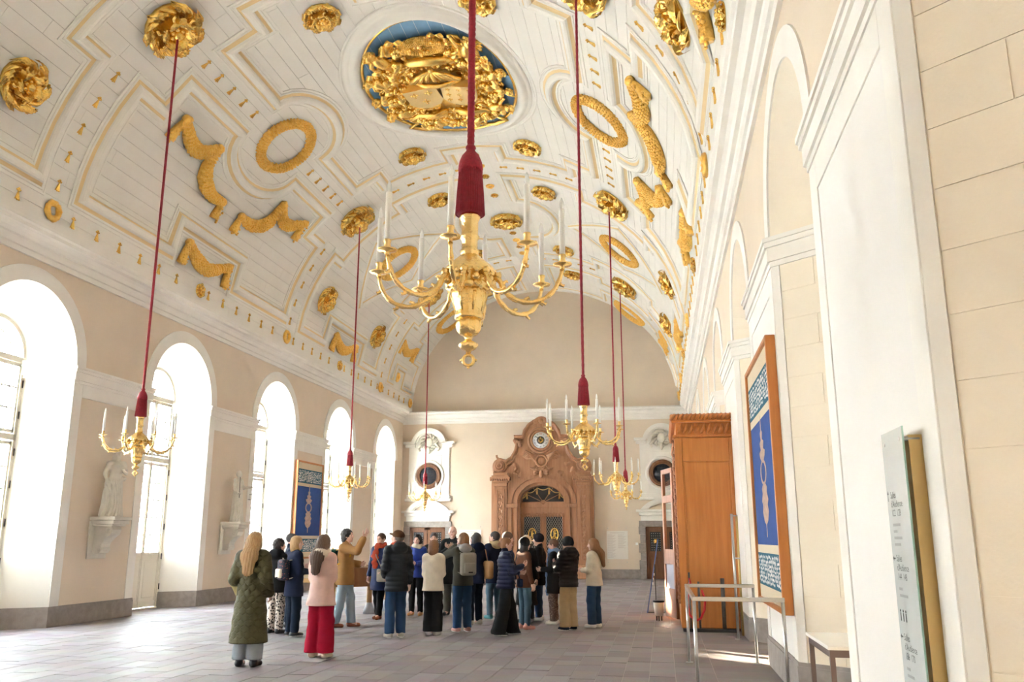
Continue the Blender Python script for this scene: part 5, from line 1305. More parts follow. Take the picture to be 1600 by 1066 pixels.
# ------------------------------------------------------------------ smooth bodies and cloth from distance fields
def cone(a, b, r1, r2, ys=1.0, xs=1.0, k=.035): return ('c', np.array(a, float), np.array(b, float), r1, r2, ys, xs, k)
def elli(c, r, k=.03, sub=False): return ('s' if sub else 'e', np.array(c, float), np.array(r, float), k)
def sdf_mesh(prims, vox, post=None, pad=.05):
    lo = np.full(3, 9e9); hi = -lo
    for p in prims:
        if p[0] == 'c':
            r = max(p[3], p[4]) * max(1, p[5], p[6]); lo = np.minimum(lo, np.minimum(p[1], p[2]) - r); hi = np.maximum(hi, np.maximum(p[1], p[2]) + r)
        elif p[0] == 'e': lo = np.minimum(lo, p[1] - p[2]); hi = np.maximum(hi, p[1] + p[2])
    lo = lo - pad; n = np.ceil((hi + pad - lo) / vox).astype(int) + 1
    ax = [lo[i] + vox * np.arange(n[i]) for i in range(3)]
    D = np.full(n, .12, np.float32)
    for p in prims:
        if p[0] == 'c':
            r = max(p[3], p[4]) * max(1, p[5], p[6]); a = np.minimum(p[1], p[2]) - r - .07; b = np.maximum(p[1], p[2]) + r + .07
        else: a = p[1] - p[2] - .07; b = p[1] + p[2] + .07
        i0 = np.clip(((a - lo) / vox).astype(int), 0, n - 1); i1 = np.clip(((b - lo) / vox).astype(int) + 2, 1, n)
        sl = tuple(slice(u, v) for u, v in zip(i0, i1))
        X = ax[0][sl[0]][:, None, None]; Y = ax[1][sl[1]][None, :, None]; Z = ax[2][sl[2]][None, None, :]
        if p[0] == 'c':
            ba = p[2] - p[1]; t = np.clip(((X - p[1][0]) * ba[0] + (Y - p[1][1]) * ba[1] + (Z - p[1][2]) * ba[2]) / (ba @ ba + 1e-9), 0, 1)
            d = np.sqrt(((X - p[1][0] - t * ba[0]) / p[6]) ** 2 + ((Y - p[1][1] - t * ba[1]) / p[5]) ** 2 + (Z - p[1][2] - t * ba[2]) ** 2) - (p[3] + (p[4] - p[3]) * t)
            d = d * min(1, p[5], p[6]) if min(p[5], p[6]) < 1 else d; k = p[7]
        else:
            q = np.sqrt(((X - p[1][0]) / p[2][0]) ** 2 + ((Y - p[1][1]) / p[2][1]) ** 2 + ((Z - p[1][2]) / p[2][2]) ** 2)
            q1 = np.sqrt(((X - p[1][0]) / p[2][0] ** 2) ** 2 + ((Y - p[1][1]) / p[2][1] ** 2) ** 2 + ((Z - p[1][2]) / p[2][2] ** 2) ** 2) + 1e-9
            d = q * (q - 1) / q1; k = p[3]
        s = D[sl]
        if p[0] == 's':
            d = -d; h = np.clip(.5 - .5 * (s - d) / k, 0, 1); D[sl] = s * (1 - h) + d * h + k * h * (1 - h)
        else:
            h = np.clip(.5 + .5 * (s - d) / k, 0, 1); D[sl] = s * (1 - h) + d * h - k * h * (1 - h)
    if post is not None: D = post(D, ax[0][:, None, None], ax[1][None, :, None], ax[2][None, None, :]).astype(np.float32)
    D[0] = D[-1] = .1; D[:, 0] = D[:, -1] = .1; D[:, :, 0] = D[:, :, -1] = .1
    S = D < 0
    c = sum(S[i:n[0] - 1 + i, j:n[1] - 1 + j, k:n[2] - 1 + k].astype(np.int8) for i in (0, 1) for j in (0, 1) for k in (0, 1))
    act = (c > 0) & (c < 8); ai = np.argwhere(act); idx = np.full(act.shape, -1, np.int32); idx[act] = np.arange(len(ai))
    V = np.zeros((len(ai), 3)); W = np.zeros(len(ai))
    for axis in range(3):
        o = [q for q in range(3) if q != axis]
        for u in (0, 1):
            for v in (0, 1):
                A = ai.copy(); A[:, o[0]] += u; A[:, o[1]] += v; B = A.copy(); B[:, axis] += 1
                da = D[A[:, 0], A[:, 1], A[:, 2]]; db = D[B[:, 0], B[:, 1], B[:, 2]]; cr = (da < 0) != (db < 0)
                t = np.where(cr, da / np.where(cr, da - db, 1), 0); P = A.astype(float); P[:, axis] += t
                V[cr] += P[cr]; W[cr] += 1
    V = V / W[:, None] * vox + lo
    F = []
    for axis in range(3):
        o = [(axis + 1) % 3, (axis + 2) % 3]
        s0 = [slice(1, -1)] * 3; s0[axis] = slice(0, -1); s1 = list(s0); s1[axis] = slice(1, None)
        a = S[tuple(s0)]; b = S[tuple(s1)]; cr = np.argwhere(a != b)
        if not len(cr): continue
        G = cr.copy(); G[:, o[0]] += 1; G[:, o[1]] += 1
        q = []
        for du, dv in ((1, 1), (0, 1), (0, 0), (1, 0)):
            C = G.copy(); C[:, o[0]] -= du; C[:, o[1]] -= dv; q.append(idx[C[:, 0], C[:, 1], C[:, 2]])
        q = np.stack(q, 1); fl = ~a[tuple(cr.T)]; q[fl] = q[fl][:, ::-1]; F.append(q)
    F = np.concatenate(F); F = F[(F >= 0).all(1)]
    return V, F
def wrinkle(amp, f=1.0):
    def g(D, X, Y, Z): return D + amp * (np.sin(21 * f * Z + 9 * X + 4 * Y) * np.sin(13 * f * X + 8 * Z - 5 * Y) + .6 * np.sin(37 * f * Z - 15 * X + 11 * Y))
    return g
SKIN = mat('skin', (0.70, 0.43, 0.33), 0.5, var=.1, vscale=12); SKIN.node_tree.nodes['Principled BSDF'].inputs['Subsurface Weight'].default_value = .0
EYE = mat('eye_dark', (0.05, 0.035, 0.03), 0.2); LIP = mat('lips', (0.52, 0.22, 0.19), 0.45)
# --- head and hand templates, shared by everyone
def head_template(fem):
    j = .92 if fem else 1.0
    P = [elli((0, -.012, .025), (.077, .096, .093)), elli((0, .022, -.045), (.060 * j, .066, .072)), elli((0, .066, -.096), (.026 * j, .022, .020), .02),
         cone((0, .084, .012), (0, .104, -.026), .009, .014, k=.012), cone((-.034, .080, .024), (.034, .080, .024), .010, .010, k=.02),
         cone((-.02, .083, -.060), (.02, .083, -.060), .008, .008, k=.010), elli((-.04, .062, -.03), (.024, .022, .026)), elli((.04, .062, -.03), (.024, .022, .026)),
         elli((-.079, -.006, -.008), (.010, .020, .033), .01), elli((.079, -.006, -.008), (.010, .020, .033), .01),
         cone((0, -.018, -.06), (0, -.036, -.20), .054 * j, .058 * j), elli((-.031, .099, .004), (.016, .014, .010), .008, True), elli((.031, .099, .004), (.016, .014, .010), .008, True)]
    V, F = sdf_mesh(P, .0065)
    C = V[F].mean(1); mi = np.zeros(len(F), int)
    for s in (-1, 1): mi[((C[:, 0] - s * .031) / .0115) ** 2 + ((C[:, 2] - .004) / .0055) ** 2 + ((C[:, 1] - .086) / .03) ** 2 < 1] = 1
    for s in (-1, 1): mi[((C[:, 0] - s * .033) / .020) ** 2 + ((C[:, 2] - .029) / .0038) ** 2 + ((C[:, 1] - .09) / .03) ** 2 < 1] = 3
    mi[((C[:, 0]) / .024) ** 2 + ((C[:, 2] + .060) / .008) ** 2 + ((C[:, 1] - .088) / .02) ** 2 < 1] = 2
    return V, F, mi
HEADS = {False: head_template(False), True: head_template(True)}
def hand_template(openh):
    P = [cone((0, 0, .03), (0, 0, -.03), .026, .030, .95, .62, k=.012), elli((0, 0, -.055), (.017, .042, .045), .012)]
    for i, (y, l) in enumerate(((-.033, .056), (-.011, .070), (.011, .075), (.032, .068))):
        sp = (y * 1.0 if openh else y * .15); cu = .008 if openh else .030
        b = np.array((0, y, -.092)); m = b + np.array((-cu * .35, sp * .45, -l * .5)); e = b + np.array((-cu * 1.5, sp * .8, -l * (1.0 if openh else .85)))
        P += [cone(b, m, .0098, .0088, k=.006), cone(m, e, .0088, .0068, k=.004)]
    t0 = np.array((-.004, .034, -.035)); t1 = np.array((-.014, .064 if openh else .055, -.066)); t2 = np.array((-.022, .082 if openh else .060, -.092))
    P += [cone(t0, t1, .014, .011, k=.010), cone(t1, t2, .011, .008, k=.004)]
    return sdf_mesh(P, .0058)
HANDS = {False: hand_template(False), True: hand_template(True)}
def strands(amp, n=34):
    def g(D, X, Y, Z): return D + amp * np.sin(n * np.arctan2(X, Y + 1e-4) + 18 * Z) + amp * .6 * np.sin(n * 2.3 * np.arctan2(X, Y + 1e-4) - 25 * Z)
    return g
FACE = elli((0, .105, -.045), (.066, .085, .100), .012, True)
def hair_template(style):
    cap = elli((0, -.020, .034), (.088, .106, .096), .02)
    if style == 'short': P = [cap, elli((0, .11, -.02), (.074, .085, .075), .015, True), elli((0, 0, -.16), (.2, .2, .105), .015, True)]; post = strands(.0022)
    elif style == 'bald': P = [elli((0, -.030, -.015), (.083, .088, .050), .02), elli((0, .11, -.02), (.09, .11, .10), .015, True), elli((0, 0, .09), (.12, .14, .085), .015, True)]; post = None
    elif style == 'curly': P = [elli((0, -.024, .030), (.100, .112, .108), .02), elli((0, -.055, -.06), (.088, .068, .075), .03), elli((0, .115, -.02), (.066, .085, .080), .015, True)]; post = lambda D, X, Y, Z: D - .011 * np.sin(75 * X + 3) * np.sin(75 * Y) * np.sin(75 * Z + 1)
    elif style == 'bob': P = [cap, elli((0, -.035, -.065), (.102, .092, .135), .04), FACE, elli((0, 0, -.275), (.2, .2, .09), .015, True)]; post = strands(.0035)
    elif style == 'long': P = [cap, elli((0, -.03, -.05), (.100, .090, .12), .04), cone((0, -.065, -.05), (.0, -.165, -.20), .088, .080, .70, 1.2, k=.05), cone((0, -.165, -.20), (.0, -.185, -.40), .080, .055, .60, 1.3, k=.05), FACE]; post = strands(.0035)
    elif style == 'bun': P = [cap, elli((0, -.05, -.02), (.074, .072, .075), .03), elli((0, -.125, .01), (.042, .040, .042), .015), elli((0, .105, -.025), (.074, .085, .080), .015, True)]; post = strands(.0025)
    elif style == 'beanie': P = [elli((0, -.016, .045), (.094, .114, .100), .02), cone((-.03, -.02, .01), (.03, -.02, .01), .085, .085, 1.15, 1.0, k=.02), elli((0, .12, -.055), (.11, .10, .085), .01, True), elli((0, 0, -.15), (.25, .25, .115), .01, True)]; post = lambda D, X, Y, Z: D + .0022 * np.sin(60 * np.arctan2(X, Y + 1e-4))
    elif style == 'cap': P = [elli((0, -.014, .05), (.093, .112, .085), .02), elli((0, .10, .030), (.070, .085, .012), .012), elli((0, 0, -.10), (.25, .14, .115), .008, True)]; post = None
    V, F = sdf_mesh(P, .008, post); me = mesh_np('hair_' + style, V, F); return me
HAIR = {s: hair_template(s) for s in ('short', 'bald', 'curly', 'bob', 'long', 'bun', 'beanie', 'cap')}
def elbow(S, W, a, b, hint):
    d = W - S; L = min(np.linalg.norm(d), (a + b) * .995); u = d / (np.linalg.norm(d) + 1e-9); x = (a * a - b * b + L * L) / (2 * L); h = math.sqrt(max(0, a * a - x * x))
    p = hint - u * (hint @ u); p = p / (np.linalg.norm(p) + 1e-9); return S + u * x + p * h, S + u * L
POSE = {'down': ((.245, .03, .87), (.3, -1, 0)), 'pocket': ((.205, .11, .93), (.25, -1, 0)), 'front': ((.05, .25, 1.10), (.45, -.7, -.8)), 'phone': ((.10, .29, 1.22), (.5, -.5, -1)), 'face': ((.06, .17, 1.50), (1, .3, -1)),
        'raise': ((.20, .35, 1.56), (.5, .2, -1)), 'back': ((.06, -.17, .93), (1, -.6, 0)), 'hip': ((.16, .15, .98), (.4, -.9, 0)), 'chest': ((.03, .22, 1.28), (.7, -.1, -1))}
def fabric(name, col, rough=.85, var=.12, bump=.3, bs=120): return mat(name, tuple(c * (.62 if max(col) < .3 else .98) for c in col), rough, 0, var=var, vscale=10, bump=bump, bscale=bs, spec=.15)
def person(label, x, y, rot, h, fem, top, legs, shoes, hair, arms=('down', 'down'), head=(0, 0), stance=((-.10, 0), (.10, 0)), group=None, extras=(), openhand=(False, False), name='person', skin=None, vox=.015, z=0.0):
    """rot 0 faces down the hall; arms/stance are (left, right)"""
    s = h / 1.72; sh = .150 if fem else .173
    joints = {}
    Bp = [elli((0, 0, .93), (.150, .105, .12)), cone((0, 0, .98), (0, -.005, 1.28), .130, .150, .70), elli((0, 0, 1.28), (.16, .105, .16)), cone((-sh + .04, -.01, 1.41), (sh - .04, -.01, 1.41), .052, .052), cone((0, -.01, 1.42), (0, .005, 1.52), .052, .050)]
    arm = []
    for i, sg in enumerate((-1, 1)):
        (wx, wy, wz), hint = POSE[arms[i]]; S = np.array((sg * sh, -.01, 1.395)); Wt = np.array((sg * wx, wy, wz)); E, Wt = elbow(S, Wt, .285, .255, np.array((sg * hint[0], hint[1], hint[2]), float)); arm.append((S, E, Wt))
        Bp += [cone(S, E, .048, .040), cone(E, Wt, .040, .028)]
    leg = []
    for i, sg in enumerate((-1, 1)):
        fx, fy = stance[i]; Hh = np.array((sg * .085, 0, .91)); A = np.array((fx, fy, .085)); K = (Hh + A) / 2 + np.array((0, .025, 0)); leg.append((Hh, K, A))
        Bp += [cone(Hh, K, .080, .055), cone(K, A, .055, .040), cone(A, A + np.array((0, .10, -.045)), .038, .030)]
    V, F = sdf_mesh(Bp, .024); mi = np.zeros(len(F), int)
    Hm = Matrix.Translation((0, .018, 1.605)) @ Matrix.Rotation(R(head[0]), 4, 'Z') @ Matrix.Rotation(R(head[1]), 4, 'X')
    hv, hf, hm = HEADS[fem]; M = np.array(Hm); hv2 = hv @ M[:3, :3].T + M[:3, 3]
    Vs = [V, hv2]; Fs = [F, hf + len(V)]; Ms = [mi, hm]; off = len(V) + len(hv2)
    for i, sg in enumerate((-1, 1)):
        S, E, Wt = arm[i]; d = Vector(Wt - E).normalized(); q = Vector((0, 0, -1)).rotation_difference(d).to_matrix(); v_, f_ = HANDS[openhand[i]]; v_ = v_ * (1.15 if openhand[i] else 1.0)
        vv = v_ * np.array((sg, 1, 1)); ff = f_[:, ::-1] if sg < 0 else f_
        vv = vv @ np.array(q).T + Wt; Vs.append(vv); Fs.append(ff + off); Ms.append(np.zeros(len(ff), int)); off += len(vv)
    hmat = hair[1] if hair else MATS['hair_brown']
    me = mesh_np(name, np.concatenate(Vs), np.concatenate(Fs), True, np.concatenate(Ms))
    body = link_mesh(name, me, [skin or SKIN, EYE, LIP, hmat]); body.location = (x, y, z); body.rotation_euler = (0, 0, R(rot)); body.scale = (s, s, s)
    props(body, label, 'person', group)
    # --- trousers
    if legs:
        wd = legs.get('w', 1.0); hem = legs.get('hem', .07); kn = .070 * wd ** .6; an = .060 * wd
        T = [elli((0, -.005, .94), (.158, .120, .13)), cone((0, 0, .93), (0, 0, 1.0), .140, .135, .78)]
        for Hh, K, A in leg: T += [cone(Hh, K, .095, kn + .012), cone(K, A + np.array((0, 0, -.02)), kn + .010, an + .018 * (wd - .6), k=.02)]
        zt = min(1.02, top.get('hem', .80) + .05); wk = wrinkle(.0045)
        v, f = sdf_mesh(T, vox, lambda D, X, Y, Z: np.maximum(np.maximum(wk(D, X, Y, Z), Z - zt), hem - Z)); o = link_mesh('trousers', mesh_np('trousers', v, f), legs['m'], body)
    # --- shoes
    for i, (Hh, K, A) in enumerate(leg):
        P = [cone((A[0], A[1] - .045, .045), (A[0] + (.02 if i else -.02), A[1] + .135, .034), .044, .036, 1, 1, k=.03), cone((A[0], A[1] - .02, .05), (A[0], A[1] - .01, .05 + shoes.get('h', .06)), .048, .046, k=.03)]
        v, f = sdf_mesh(P, .011, lambda D, X, Y, Z: np.maximum(D, .002 - Z)); mm = shoes['m']
        if 'sole' in shoes: mi_ = (v[f].mean(1)[:, 2] < .022).astype(int); link_mesh('shoe', mesh_np('shoe', v, f, True, mi_), [mm, shoes['sole']], body)
        else: link_mesh('shoe', mesh_np('shoe', v, f), mm, body)
    # --- jacket or coat
    inf = top.get('inf', .022); hem = top.get('hem', .80); fl = top.get('flare', .0)
    J = [cone((0, 0, 1.0), (0, -.005, 1.28), .138 + inf, .142 + inf, .76), elli((0, -.005, 1.27), (.150 + inf, .110 + inf, .17)), cone((-sh + .035, -.012, 1.40), (sh - .035, -.012, 1.40), .052 + inf, .052 + inf)]
    J.append(cone((0, 0, 1.02), (0, 0, hem), .138 + inf, .162 + inf + fl, .88))
    if top.get('collar', True): J.append(cone((0, -.022, 1.43), (0, -.012, 1.50), .062, .066, 1.0, k=.02))
    if top.get('hood'): J += [elli((0, -.115, 1.45), (.135, .075, .095), .03), cone((-.09, -.02, 1.48), (.09, -.02, 1.48), .045, .045, k=.03)]
    sw_ = top.get('sleeve', .0)
    for S, E, Wt in arm: J += [cone(S, E, .050 + inf * .65 + sw_, .046 + inf * .55 + sw_), cone(E, E + (Wt - E) * .93, .046 + inf * .55 + sw_, .036 + inf * .45 + sw_, k=.02)]
    puff = top.get('puff', 0); wk = wrinkle(top.get('wr', .004))
    def jp(D, X, Y, Z):
        D = wk(D, X, Y, Z)
        if puff: D = D - puff * np.abs(np.sin(math.pi * Z / .075)) ** .7 + puff * .5
        return np.maximum(D, hem - Z - (.0 if fl < .03 else 0))
    v, f = sdf_mesh(J, vox if not puff else min(vox, .0125), jp)
    tm = top['m']; mlist = [tm]; mi_ = None
    if 'm2' in top: C = v[f].mean(1); mi_ = top['pick'](C).astype(int); mlist = [tm, top['m2']]
    link_mesh(top.get('name', 'jacket'), mesh_np('jacket', v, f, True, mi_), mlist, body)
    if top.get('hood_m'):
        v, f = sdf_mesh([elli((0, -.105, 1.455), (.125, .080, .085), .03), cone((-.085, -.02, 1.485), (.085, -.02, 1.485), .050, .050, k=.03), elli((0, .03, 1.62), (.09, .10, .13), .02, True)], .012, wrinkle(.004)); link_mesh('hood', mesh_np('hood', v, f), top['hood_m'], body)
    # --- hair, hats
    if hair:
        o = link_mesh('hair', HAIR[hair[0]], None, body); o.matrix_local = Hm
        if not len(HAIR[hair[0]].materials): HAIR[hair[0]].materials.append(hair[1])
        o.material_slots[0].link = 'OBJECT'; o.material_slots[0].material = hair[1]
    for ex in extras: ex(body, Hm)
    return body
def hat(style, mt, nm='hat'):
    def f(body, Hm):
        o = link_mesh(nm, HAIR[style], None, body); o.matrix_local = Hm
        if not len(HAIR[style].materials): HAIR[style].materials.append(mt)
        o.material_slots[0].link = 'OBJECT'; o.material_slots[0].material = mt
    return f
def scarf(mt, ends=1, long=.30):
    def f(body, Hm):
        P = [cone((.085 * math.cos(a), -.01 + .080 * math.sin(a), 1.475 + .015 * math.sin(a * 2)), (.085 * math.cos(a + .8), -.01 + .080 * math.sin(a + .8), 1.475 + .015 * math.sin(a * 2 + 1.6)), .046, .048, k=.02) for a in np.arange(0, 6.28, .785)]
        for e in range(ends):
            sx = .04 if e == 0 else -.05; P += [cone((sx, .10, 1.45), (sx + .02, .150, 1.45 - long * .5), .045, .048, .45, 1.2), cone((sx + .02, .150, 1.45 - long * .5), (sx + .015, .150, 1.45 - long), .048, .055, .40, 1.2)]
        v, q = sdf_mesh(P, .012, wrinkle(.006, 1.6)); link_mesh('scarf', mesh_np('scarf', v, q), mt, body)
    return f
def rbox(w, d, hh, r):
    bm = bmesh.new(); bmesh.ops.create_cube(bm, size=1.0)
    for q in bm.verts: q.co = (q.co.x * w, q.co.y * d, q.co.z * hh)
    bmesh.ops.bevel(bm, geom=bm.edges[:], offset=r, segments=3, profile=0.5, affect='EDGES'); me = bpy.data.meshes.new('rounded'); bm.to_mesh(me); bm.free(); me.polygons.foreach_set('use_smooth', [True] * len(me.polygons)); return me
def backpack(mt, mt2, y=-.235, z=1.18, w=.29, hh=.40, off=0.0):
    def f(body, Hm):
        o = link_mesh('backpack', rbox(w, .15, hh, .05), mt, body); o.location = (off, y, z); o2 = link_mesh('front_pocket', rbox(w * .78, .06, hh * .45, .025), mt2, o); o2.location = (0, -.085, -hh * .17)
        m = MB()
        for sx in (-1, 1): m.tube([(sx * .09, .07, hh * .45), (sx * .105, .16, hh * .50), (sx * .12, .30, hh * .42), (sx * .13, .345, hh * .12), (sx * .15, .24, -hh * .30), (sx * .11, .07, -hh * .42)], [.018] * 6, 6, flat=.5)
        m.tube([(-.03, -.01, hh * .48), (0, -.02, hh * .56), (.03, -.01, hh * .48)], .009, 6); m.build('strap', mt2, o, fix=False)
        MB().box(-.04, .04, -.122, -.118, -hh * .38, -hh * .33).build('tag', MATS['black_cloth'], o)
    return f
def strapbag(mt, pos, size, strap):
    def f(body, Hm):
        o = link_mesh('shoulder_bag', rbox(*size, min(size) * .35), mt, body); o.location = pos
        m = MB(); m.tube([tuple(Vector(p) - Vector(pos)) for p in strap], .011, 6); m.build('strap', mt, o, fix=False)
    return f
def glasses():
    def f(body, Hm):
        m = MB()
        for sg in (-1, 1): m.tube([(sg * .031 + .022 * math.cos(a), .104, .003 + .016 * math.sin(a)) for a in np.arange(0, 6.28, .63)], .0022, 5, closed=True); m.tube([(sg * .053, .103, .006), (sg * .082, .0, .004)], .002, 5)
        m.tube([(-.009, .105, .005), (.009, .105, .005)], .002, 5); o = m.build('glasses', MATS['black_cloth'], body, fix=False); o.matrix_local = Hm
    return f
# --- colours
HB = mat('hair_brown', (0.10, 0.05, 0.028), .5, bump=.5, bscale=60, stretch=(6, 6, .6)); HD = mat('hair_dark', (0.022, 0.015, 0.013), .5, bump=.5, bscale=60, stretch=(6, 6, .6)); HG = mat('hair_grey', (0.20, 0.16, 0.13), .55, bump=.4, bscale=60)
HBL = mat('hair_blond', (0.42, 0.22, 0.08), .45, col2=(0.56, 0.36, 0.16), vscale=8, bump=.6, bscale=60, stretch=(8, 8, .5)); HA = mat('hair_auburn', (0.26, 0.115, 0.045), .5, bump=.5, bscale=60, stretch=(6, 6, .6))
BLK = fabric('black_cloth', (0.018, 0.018, 0.020)); CHAR = fabric('charcoal_cloth', (0.030, 0.030, 0.034)); NAVYC = fabric('navy_cloth', (0.018, 0.026, 0.065)); NAVYP = fabric('navy_puffer', (0.035, 0.042, 0.095), .5); DPUFF = fabric('slate_puffer', (0.028, 0.032, 0.040), .5); BPUFF = fabric('black_puffer', (0.022, 0.018, 0.018), .5)
JEAN = fabric('blue_denim', (0.045, 0.10, 0.21)); JEANL = fabric('light_denim', (0.34, 0.43, 0.52)); JEANM = fabric('sky_denim', (0.13, 0.22, 0.29)); JEAND = fabric('dark_denim', (0.018, 0.030, 0.055)); JEANP = fabric('pale_denim', (0.33, 0.36, 0.38))
TAN = fabric('tan_canvas', (0.38, 0.20, 0.075)); CREAMC = fabric('cream_fleece', (0.80, 0.70, 0.55), bump=.6, bs=90); PINKC = fabric('pink_wool', (0.78, 0.52, 0.45)); REDC = fabric('crimson_corduroy', (0.36, 0.006, 0.03)); KHAKI = fabric('khaki_cotton', (0.46, 0.34, 0.20)); GREENJ = fabric('grey_green_cloth', (0.105, 0.10, 0.075)); BLUEJ = fabric('royal_blue_shell', (0.030, 0.060, 0.30), .5); BLUEC = fabric('blue_coat_cloth', (0.030, 0.045, 0.13), .6)
REDS = fabric('rust_red_knit', (0.42, 0.060, 0.030), bump=.8, bs=60); BLUES = fabric('blue_wool', (0.15, 0.25, 0.44), bump=.8, bs=60); GREYB = fabric('grey_canvas', (0.30, 0.27, 0.22)); GREYT = fabric('grey_trouser', (0.16, 0.16, 0.13)); BROWNC = fabric('brown_cloth', (0.22, 0.095, 0.055)); BCAP = fabric('brown_tweed', (0.16, 0.075, 0.035), bump=.6)
TANSH = mat('tan_leather', (0.45, 0.24, 0.10), .5); BRSH = mat('brown_leather', (0.27, 0.075, 0.025), .45); BKSH = mat('black_leather', (0.015, 0.015, 0.017), .35); WHSH = mat('white_trainers', (0.78, 0.76, 0.72), .5); GYSH = mat('grey_trainers', (0.38, 0.34, 0.28), .6); TEALSH = mat('teal_trainers', (0.03, 0.14, 0.15), .5); PKSH = mat('rose_trainers', (0.48, 0.22, 0.18), .6); SOLE = mat('white_sole', (0.75, 0.73, 0.68), .6)
def print_mat(name, a, b, sc, thr=.35):
    m = mat(name, a, .85); nt = m.node_tree; N = nt.nodes; v = N.new('ShaderNodeTexVoronoi'); v.inputs['Scale'].default_value = sc; t = N.new('ShaderNodeTexCoord'); nt.links.new(t.outputs['Object'], v.inputs['Vector'])
    c = N.new('ShaderNodeValToRGB'); c.color_ramp.interpolation = 'CONSTANT'; c.color_ramp.elements[0].color = (*b, 1); c.color_ramp.elements[1].position = thr; c.color_ramp.elements[1].color = (*a, 1)
    nt.links.new(v.outputs['Distance'], c.inputs[0]); nt.links.new(c.outputs[0], N['Principled BSDF'].inputs['Base Color']); return m
LEOP = print_mat('animal_print', (0.55, 0.47, 0.40), (0.03, 0.025, 0.025), 26, .42); FLOR = print_mat('flower_print', (0.015, 0.018, 0.035), (0.45, 0.12, 0.10), 30, .22); PLAID = print_mat('checked_wool', (0.10, 0.06, 0.045), (0.30, 0.22, 0.17), 34, .30)
def quilt_mat():
    m = mat('olive_quilting', (0.075, 0.068, 0.030), .6, spec=.2); nt = m.node_tree; N = nt.nodes; L = nt.links
    t = N.new('ShaderNodeTexCoord'); sp = N.new('ShaderNodeSeparateXYZ'); L.new(t.outputs['Object'], sp.inputs[0])
    def M_(op, a, b=None):
        q = N.new('ShaderNodeMath'); q.operation = op
        for i, w in enumerate((a, b)):
            if w is None: continue
            if isinstance(w, (int, float)): q.inputs[i].default_value = w
            else: L.new(w, q.inputs[i])
        return q.outputs[0]
    sz = M_('MULTIPLY', M_('SINE', M_('MULTIPLY', sp.outputs['Z'], 42.0)), 1.05); xx = M_('MULTIPLY', sp.outputs['X'], 31.0)
    f1 = M_('ABSOLUTE', M_('SINE', M_('ADD', xx, sz))); f2 = M_('ABSOLUTE', M_('COSINE', M_('SUBTRACT', xx, sz))); hh = M_('POWER', M_('MINIMUM', f1, f2), .45)
    bp = N.new('ShaderNodeBump'); bp.inputs['Strength'].default_value = .75; bp.inputs['Distance'].default_value = .015; L.new(hh, bp.inputs['Height']); L.new(bp.outputs[0], N['Principled BSDF'].inputs['Normal']); return m
OLIVE = quilt_mat(); OLIVE2 = fabric('straw_side', (0.42, 0.35, 0.16))  # straw colour on the left side of the coat, waist down
SH = lambda m, **k: dict(m=m, **k)
# ------------------------------------------------------------------ the visitors
person('woman seen from behind in a long olive quilted coat with blond hair', -5.35, 10.97, 2, 1.69, True, dict(m=OLIVE, m2=OLIVE2, pick=lambda C: (C[:, 0] < -.15) & (C[:, 2] < 1.05) & (C[:, 1] > -.08) & (C[:, 1] < .1), hem=.30, flare=.05, inf=.045, sleeve=.02, name='coat', collar=True), dict(m=JEANP, w=1.5, hem=.09), dict(m=BKSH, h=.08), ('long', HBL), ('pocket', 'pocket'))
person('woman from behind in a pale pink coat and crimson trousers', -4.77, 11.95, -6, 1.66, True, dict(m=PINKC, hem=.72, flare=.03, inf=.03, name='coat', hood_m=CREAMC), dict(m=REDC, w=1.75, hem=.07), dict(m=CREAMC), ('long', HB), ('front', 'front'), head=(-10, 0))
person('dark-haired man in navy behind the leopard print trousers', -7.0, 15.9, -60, 1.70, False, dict(m=NAVYC, hem=.75), dict(m=JEAND), dict(m=BKSH), ('short', HD), ('front', 'down'))
person('person in a black hooded jacket and animal print trousers', -6.75, 14.81, -15, 1.60, True, dict(m=BLK, hem=.74, hood=True), dict(m=LEOP, w=1.1), dict(m=BKSH), ('curly', HD), ('front', 'front'), head=(-30, 0))
person('blond person in a navy coat with a flowered rucksack', -6.25, 14.40, -42, 1.65, True, dict(m=NAVYC, hem=.68, inf=.03, name='coat'), dict(m=JEAND, w=1.1), dict(m=BKSH, sole=SOLE), ('bob', HBL), ('front', 'front'), head=(-35, 0), extras=(backpack(FLOR, CREAMC, -.22, 1.14, .26, .36),))
person('man in a tan canvas jacket and light jeans raising one hand', -5.95, 16.05, -82, 1.78, False, dict(m=TAN, hem=.74, inf=.035, sleeve=.01), dict(m=JEANL, w=1.2), dict(m=BRSH, h=.10), ('curly', HD), ('front', 'raise'), head=(-8, 4), stance=((-.09, .12), (.09, -.14)), openhand=(False, True), extras=(backpack(fabric('green_cloth', (.02, .10, .09)), fabric('yellow_cloth', (.55, .30, .03)), -.235, 1.22, .24, .30),))
person('woman facing us in a blue coat with a rust red scarf and glasses', -5.81, 17.71, 172, 1.72, True, dict(m=BLUEC, hem=.58, inf=.03, flare=.02, name='coat'), dict(m=BLK, w=.9), dict(m=BRSH), ('short', HB), ('hip', 'down'), head=(-10, 0), stance=((-.02, .05), (.05, -.05)), extras=(scarf(REDS, 1, .38), glasses(), strapbag(GREYB, (-.15, .22, .88), (.22, .10, .26), [(-.15, .22, 1.0), (.0, .20, 1.25), (.13, .05, 1.46), (.12, -.08, 1.44)])))
person('man in a brown tweed cap and slate puffer jacket looking up', -4.46, 14.49, 38, 1.74, False, dict(m=DPUFF, hem=.74, inf=.035, puff=.014, hood=True), dict(m=JEAN, w=1.15), dict(m=GYSH, sole=SOLE), ('short', HG), ('hip', 'down'), head=(28, 16), extras=(hat('cap', BCAP, 'cap'), scarf(REDS, 0)))
